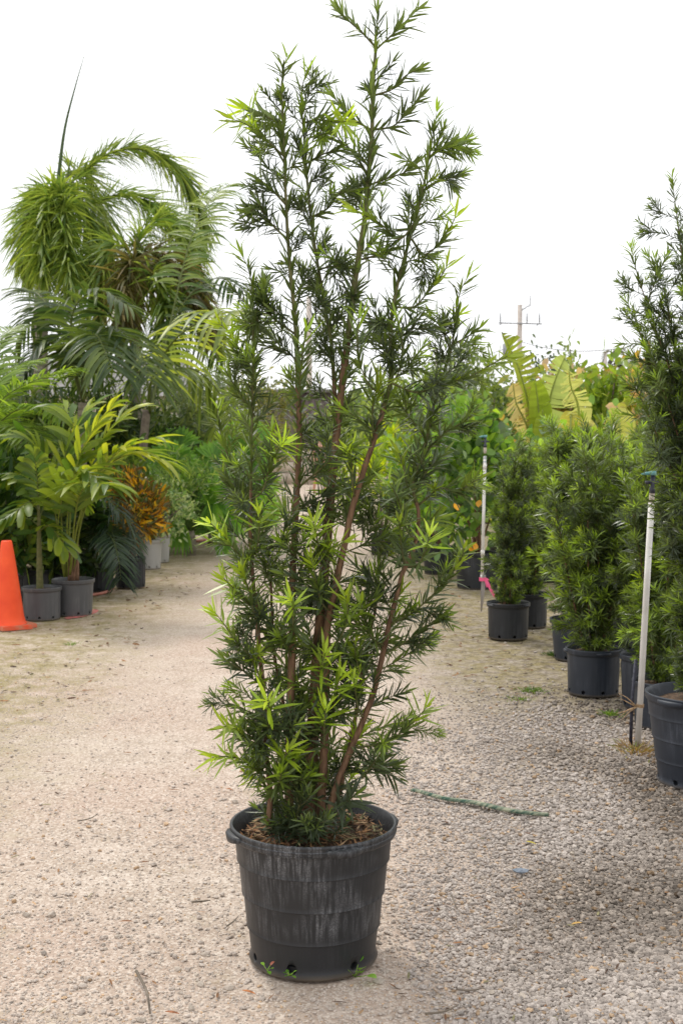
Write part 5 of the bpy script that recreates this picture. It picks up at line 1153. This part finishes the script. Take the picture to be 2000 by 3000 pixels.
# ------------------------------------------------------------------ two people far down the path
def person(label, px, Y, top_mat, leg_mat, facing, stride):
    g0 = P(px, 1500, Y); rt = thing('person', label, 'person', (g0[0], Y, 0), 'people down the path'); rt.rotation_euler[2] = facing
    def skin(name, V, E, R, mat, parent, sub=1):
        me = bpy.data.meshes.new(name); me.from_pydata([tuple(v) for v in V], E, []); o = link(name, me)
        md = o.modifiers.new('s', 'SKIN'); 
        for i, r in enumerate(R): me.skin_vertices[0].data[i].radius = (r, r) if not isinstance(r, tuple) else r
        me.skin_vertices[0].data[0].use_root = True
        o.modifiers.new('u', 'SUBSURF').levels = sub
        dg = bpy.context.evaluated_depsgraph_get(); dg.update()
        out = bpy.data.meshes.new_from_object(o.evaluated_get(dg)); bpy.data.objects.remove(o)
        out.materials.clear(); out.materials.append(mat)
        for p in out.polygons: p.use_smooth = True
        return link(name, out, parent)
    s = stride
    V = [(0, 0, 0.94), (0, 0, 1.12), (0, 0, 1.36), (0, 0, 1.45), (0, -0.01, 1.52), (0, -0.015, 1.62), (0, 0, 1.70)]; R = [(0.15, 0.10), (0.14, 0.09), (0.16, 0.09), (0.055, 0.055), (0.055, 0.06), (0.075, 0.09), (0.05, 0.06)]
    E = [(0, 1), (1, 2), (2, 3), (3, 4), (4, 5), (5, 6)]
    for sg in (-1, 1):
        b = len(V); V += [(sg*0.10, 0, 0.86), (sg*0.105, -0.03 - sg*s*0.3, 0.48), (sg*0.105, 0.02 - sg*s*0.5, 0.08), (sg*0.115, -0.13 - sg*s*0.5, 0.035)]
        R += [0.085, 0.055, 0.038, 0.035]; E += [(0, b), (b, b+1), (b+1, b+2), (b+2, b+3)]
        b = len(V); V += [(sg*0.18, 0, 1.39), (sg*0.25, 0.02 + sg*s*0.1, 1.12), (sg*0.25, -0.10 + sg*s*0.2, 0.90), (sg*0.24, -0.13 + sg*s*0.2, 0.83)]
        R += [0.05, 0.038, 0.028, 0.032]; E += [(2, b), (b, b+1), (b+1, b+2), (b+2, b+3)]
        h = b + 3
        for k, (fx, fz) in enumerate(((-0.03, -0.075), (-0.012, -0.09), (0.006, -0.085), (0.022, -0.07), (0.045, -0.03))):
            c = len(V); V += [(sg*0.24 + fx*0.5, -0.135 + sg*s*0.2, 0.83 + fz*0.5), (sg*0.24 + fx, -0.15 + sg*s*0.2, 0.83 + fz)]; R += [0.009, 0.008]; E += [(h, c), (c, c+1)]
    body = skin('body', V, E, R, M['skin'], rt, 1)
    skin('shirt', [(0, 0, 0.95), (0, 0, 1.12), (0, 0, 1.38), (-0.18, 0, 1.39), (-0.245, 0.01, 1.2), (0.18, 0, 1.39), (0.245, 0.01, 1.2)], [(0, 1), (1, 2), (2, 3), (3, 4), (2, 5), (5, 6)], [(0.17, 0.125), (0.16, 0.115), (0.17, 0.11), 0.065, 0.055, 0.065, 0.055], top_mat, rt)
    skin('shorts', [(0, 0, 0.98), (0, 0, 0.88), (-0.10, 0, 0.82), (-0.105, -0.02 + s*0.24, 0.58), (0.10, 0, 0.82), (0.105, -0.02 - s*0.24, 0.58)], [(0, 1), (1, 2), (2, 3), (1, 4), (4, 5)], [(0.165, 0.12), (0.16, 0.12), 0.105, 0.085, 0.105, 0.085], leg_mat, rt)
    mb = MB(); V = ICO * np.array([0.085, 0.10, 0.085]) + np.array([0, 0.02, 1.67]); mb.add(V, None, ICOF); mb.build('hair', M['hair'], rt)
    mb = MB()
    for sg in (-1, 1): mb.add(ICO * 0.011 + np.array([sg*0.03, -0.098, 1.615]), None, ICOF)
    mb.build('eyes', M['black_cloth'], rt)
    mb = MB(); mb.add(ICO * np.array([0.012, 0.018, 0.02]) + np.array([0, -0.105, 1.585]), None, ICOF); mb.build('nose', M['skin'], rt)
    mb = MB(); mb.add(ICO * np.array([0.024, 0.008, 0.007]) + np.array([0, -0.092, 1.548]), None, ICOF); mb.build('mouth', M['cone_foot'], rt)
person('person in black shorts and dark shirt walking far behind the main shrub', 937, 37.0, M['dark_shirt'], M['black_cloth'], 0.5, 0.35)
person('person in a navy shirt standing far behind the main shrub, right of the other', 1047, 38.0, M['navy'], M['tan_cloth'], -0.6, 0.1)

# ------------------------------------------------------------------ small things on the ground
def weed(label, px, py, Y, leaves, R, cols, h=0.05, prof=OVAL, name='weed', ratio=0.6, lift=0.3):
    g0 = P(px, py, Y) if Y else G(px, py); z = max(0.0, g0[2]) if Y else 0.0
    rt = thing(name, label, 'weed', (g0[0], g0[1], 0 if not Y else z))
    for k in range(leaves):
        a = rnd(0, 6.28); el = rnd(0.0, 1.0); d = np.array([math.cos(a), math.sin(a), lift + el])
        mb = MB(); tube(mb, [(0, 0, 0), nrm(d) * h * 0.5, nrm(d) * h], 0.0014, 4, (0.2, 0.3, 0.06))
        leafset(mb, [nrm(d) * h], [d], [(-d[0], -d[1], 1.4)], [R * rnd(.7, 1.1)], [R * ratio], [0.3], np.array(random.choice(cols)), prof, 0.1); mb.build('leaf', M['leaf'], rt)
    return rt
WG = [(0.12, 0.26, 0.03), (0.17, 0.33, 0.05), (0.08, 0.19, 0.025)]
weed('round-leaved green weed growing at the right foot of the main pot', 1040, 2862, None, 8, 0.046, WG, 0.045)
fr_ = P(850, 2852, 3.62)
weed('tiny green weed sprouting from the drainage hole of the main pot', 850, 2858, 3.622, 9, 0.014, WG, 0.012, lift=0.1)
weed('tiny weed with reddish bud at the left foot of the main pot', 782, 2842, 3.655, 4, 0.022, WG + [(0.35, 0.12, 0.08)], 0.016, lift=0.1)
def tuft(label, px, py, n, h, cols, spread):
    g0 = G(px, py); rt = thing('grass_tuft', label, 'grass', g0, 'small grass tufts')
    mb = MB(); r = np.abs(RNG.normal(0, spread, n)); a = RNG.uniform(0, 6.28, n)
    B = np.stack([r*np.cos(a), r*np.sin(a), np.full(n, -0.004)], 1); D = np.stack([np.cos(a)*.6, np.sin(a)*.6, RNG.uniform(.4, 1.2, n)], 1)
    leafset(mb, B, D, np.stack([-np.sin(a), np.cos(a), np.full(n, .2)], 1)[:, [1, 0, 2]], h * RNG.uniform(.5, 1.2, n), 0.004, 0.4, np.asarray(cols)[RNG.integers(0, len(cols), n)], NEEDLE); mb.build('blades', M['leaf'], rt)['kind'] = 'stuff'
GR = [(0.10, 0.18, 0.03), (0.16, 0.24, 0.05), (0.07, 0.13, 0.02)]; DRYG = [(0.26, 0.16, 0.07), (0.20, 0.12, 0.06), (0.20, 0.22, 0.06), (0.34, 0.24, 0.12)]
tuft('larger green grass tuft in the gravel left of the bushy shrub pot', 1556, 2024, 160, 0.05, GR, 0.05)
tuft('flat green grass tuft just in front of the larger tuft', 1524, 2048, 90, 0.03, GR, 0.05)
tuft('grass tuft beside the tapered pot behind', 1622, 1920, 140, 0.07, [(0.04, 0.09, 0.02), (0.07, 0.12, 0.03)], 0.04)
tuft('green tuft in front of the ribbed pot left of the riser', 1785, 2092, 110, 0.05, GR, 0.04)
tuft('dry brown weeds around the foot of the near riser', 1860, 2200, 240, 0.09, DRYG, 0.08)
tuft('thin green shoots at the left edge of the path', 213, 1888, 40, 0.05, GR, 0.03)
# strap of green webbing
a_, b_ = G(1205, 2322), G(1606, 2398)
cp = smooth_path([a_, G(1290, 2345), G(1370, 2357), G(1450, 2375), G(1530, 2388), b_], 40); cp[:, 2] = 0.015 + 0.002 * np.sin(np.arange(40) * 0.35); cp[0][2] = 0.012
mb = MB(); tg, _, _ = frames(cp); sd = nrm(np.cross(tg, (0, 0, 1.0))); wd = 0.008 + 0.010 * np.sin(np.linspace(0.2, 2.9, 40)) + RNG.normal(0, .0006, 40); V = []
for i in range(40):
    for (s_, z_) in ((-1, -0.004), (-0.5, 0.006), (0.5, 0.007), (1, -0.004), (0.5, -0.008), (-0.5, -0.008)): V.append(cp[i] + sd[i] * wd[i] * s_ + np.array([0, 0, z_]))
mb.add(V, [[i*6 + j, i*6 + (j+1) % 6, (i+1)*6 + (j+1) % 6, (i+1)*6 + j] for i in range(39) for j in range(6)]); tag(mb.build('strap', M['strap']), 'frayed green webbing strap lying on the gravel behind the main pot', 'strap')
g0 = G(1526, 2562); mb = MB(); V = ICO * np.array([0.034, 0.020, 0.009]) * (1 + RNG.uniform(-.2, .2, (12, 1))); mb.add(V, None, ICOF)
o = tag(mb.build('plastic_shard', M['slate'], None, False), 'flat blue-grey shard lying in the gravel right of the main pot', 'shard'); o.location = (g0[0], g0[1], 0.014)
# pink marking paint on the ground by the clumping palm's pot
mb = MB(); V = [np.append(G(240, 1806)[:2], 0.004)]
ring = [(188, 1811), (205, 1806), (222, 1804), (245, 1799), (262, 1793), (272, 1787), (285, 1786), (291, 1790), (280, 1797), (262, 1803), (240, 1809), (215, 1812), (198, 1815)]
V += [np.append(G(*q)[:2], 0.004) for q in ring]; k = len(ring)
mb.add(V, None, [[0, 1 + i, 1 + (i+1) % k] for i in range(k)]); tag(mb.build('paint_mark', M['paint']), 'splash of pink marking paint at the foot of the second grey pot', 'paint mark')
# fallen leaves and twigs
mb = MB(); n = 420; x, y = scatter(n, lambda x, y: 0.15 + 0.85 * np.clip(np.abs(x + 0.4) / 2, 0, 1)); a = RNG.uniform(0, 6.28, n)
leafset(mb, np.stack([x, y, gz(x, y) + 0.010], 1), np.stack([np.cos(a), np.sin(a), RNG.normal(0, .08, n)], 1), np.stack([RNG.normal(0, .3, n), RNG.normal(0, .3, n), np.ones(n)], 1), RNG.uniform(0.015, 0.05, n), RNG.uniform(0.003, 0.009, n), 0.05, pal[RNG.integers(0, 6, n)] * RNG.uniform(.6, 1.1, (n, 1)), LANCE)
n = 700; yy = RNG.uniform(7.5, 15, n); xx = np.where(RNG.uniform(0, 1, n) < 0.65, -1.55 - np.abs(RNG.normal(0, 0.8, n)), 0.75 + np.abs(RNG.normal(0, 0.45, n))); a = RNG.uniform(0, 6.28, n)
leafset(mb, np.stack([xx, yy, gz(xx, yy) + 0.010], 1), np.stack([np.cos(a), np.sin(a), RNG.normal(0, .15, n)], 1), np.stack([RNG.normal(0, .4, n), RNG.normal(0, .4, n), np.ones(n)], 1), RNG.uniform(0.02, 0.075, n), RNG.uniform(0.006, 0.018, n), 0.05, pal[RNG.integers(0, 6, n)] * RNG.uniform(.45, 1.0, (n, 1)), LANCE)
tag(mb.build('leaf_litter', M['dry']), 'scattered dry brown leaf bits on the ground', 'leaf litter', kind='stuff')
for pts, r, lab in [([(1335, 2912), (1380, 2915), (1416, 2908)], 0.003, 'thin brown twig in the lower right foreground'), ([(1245, 2985), (1300, 2978), (1342, 2958)], 0.0035, 'curved dark twig near the bottom right of the main pot'), ([(1465, 2738), (1502, 2734), (1513, 2702)], 0.003, 'bent dark twig in the right foreground gravel'), ([(1322, 2635), (1330, 2655), (1338, 2675)], 0.0035, 'short pale stick right of the main pot'), ([(400, 2860), (430, 2920), (440, 2985)], 0.005, 'pale fibrous strip in the lower left foreground'), ([(562, 2655), (590, 2653), (616, 2650)], 0.004, 'grey stick left of the main pot'), ([(228, 2415), (262, 2408), (285, 2396)], 0.003, 'thin forked twig on the path at left'), ([(665, 2725), (680, 2715), (700, 2695)], 0.003, 'thin twig touching the left side of the main pot')]:
    mb = MB(); pth = smooth_path([G(*q) + np.array([0, 0, 0.011 + r]) for q in pts], 10); tube(mb, pth, np.linspace(r, r * 0.5, 10), 6); tag(mb.build('fallen_twig', M['bark']), lab, 'twig', 'fallen twigs')
for px, py, lab, c in [(515, 2978, 'rust-brown fallen leaf at the bottom left foreground', (0.33, 0.14, 0.07)), (680, 2318, 'small reddish curled leaf left of the main pot rim', (0.38, 0.16, 0.07)), (378, 2712, 'thin reddish leaf on the path at left', (0.35, 0.18, 0.10)), (1562, 2475, 'small yellow leaf in the right gravel', (0.55, 0.45, 0.08)), (1700, 2720, 'small straw-coloured leaf in the right foreground', (0.60, 0.38, 0.12)), (1480, 1938, 'pale brown leaf in front of the leftmost right-row pot', (0.42, 0.25, 0.15)), (740, 2915, 'orange leaf bit at lower left of the main pot', (0.45, 0.18, 0.07))]:
    g0 = G(px, py); mb = MB(); a = rnd(-0.6, 0.6); leafset(mb, [(-0.03, 0, 0.014)], [(math.cos(a), math.sin(a), 0.05)], [(0, -0.2, 1)], [0.045], [0.010], [0.12], c, LANCE, 0.2)
    o = tag(mb.build('fallen_leaf', M['dry']), lab, 'leaf', 'fallen leaves'); o.location = g0
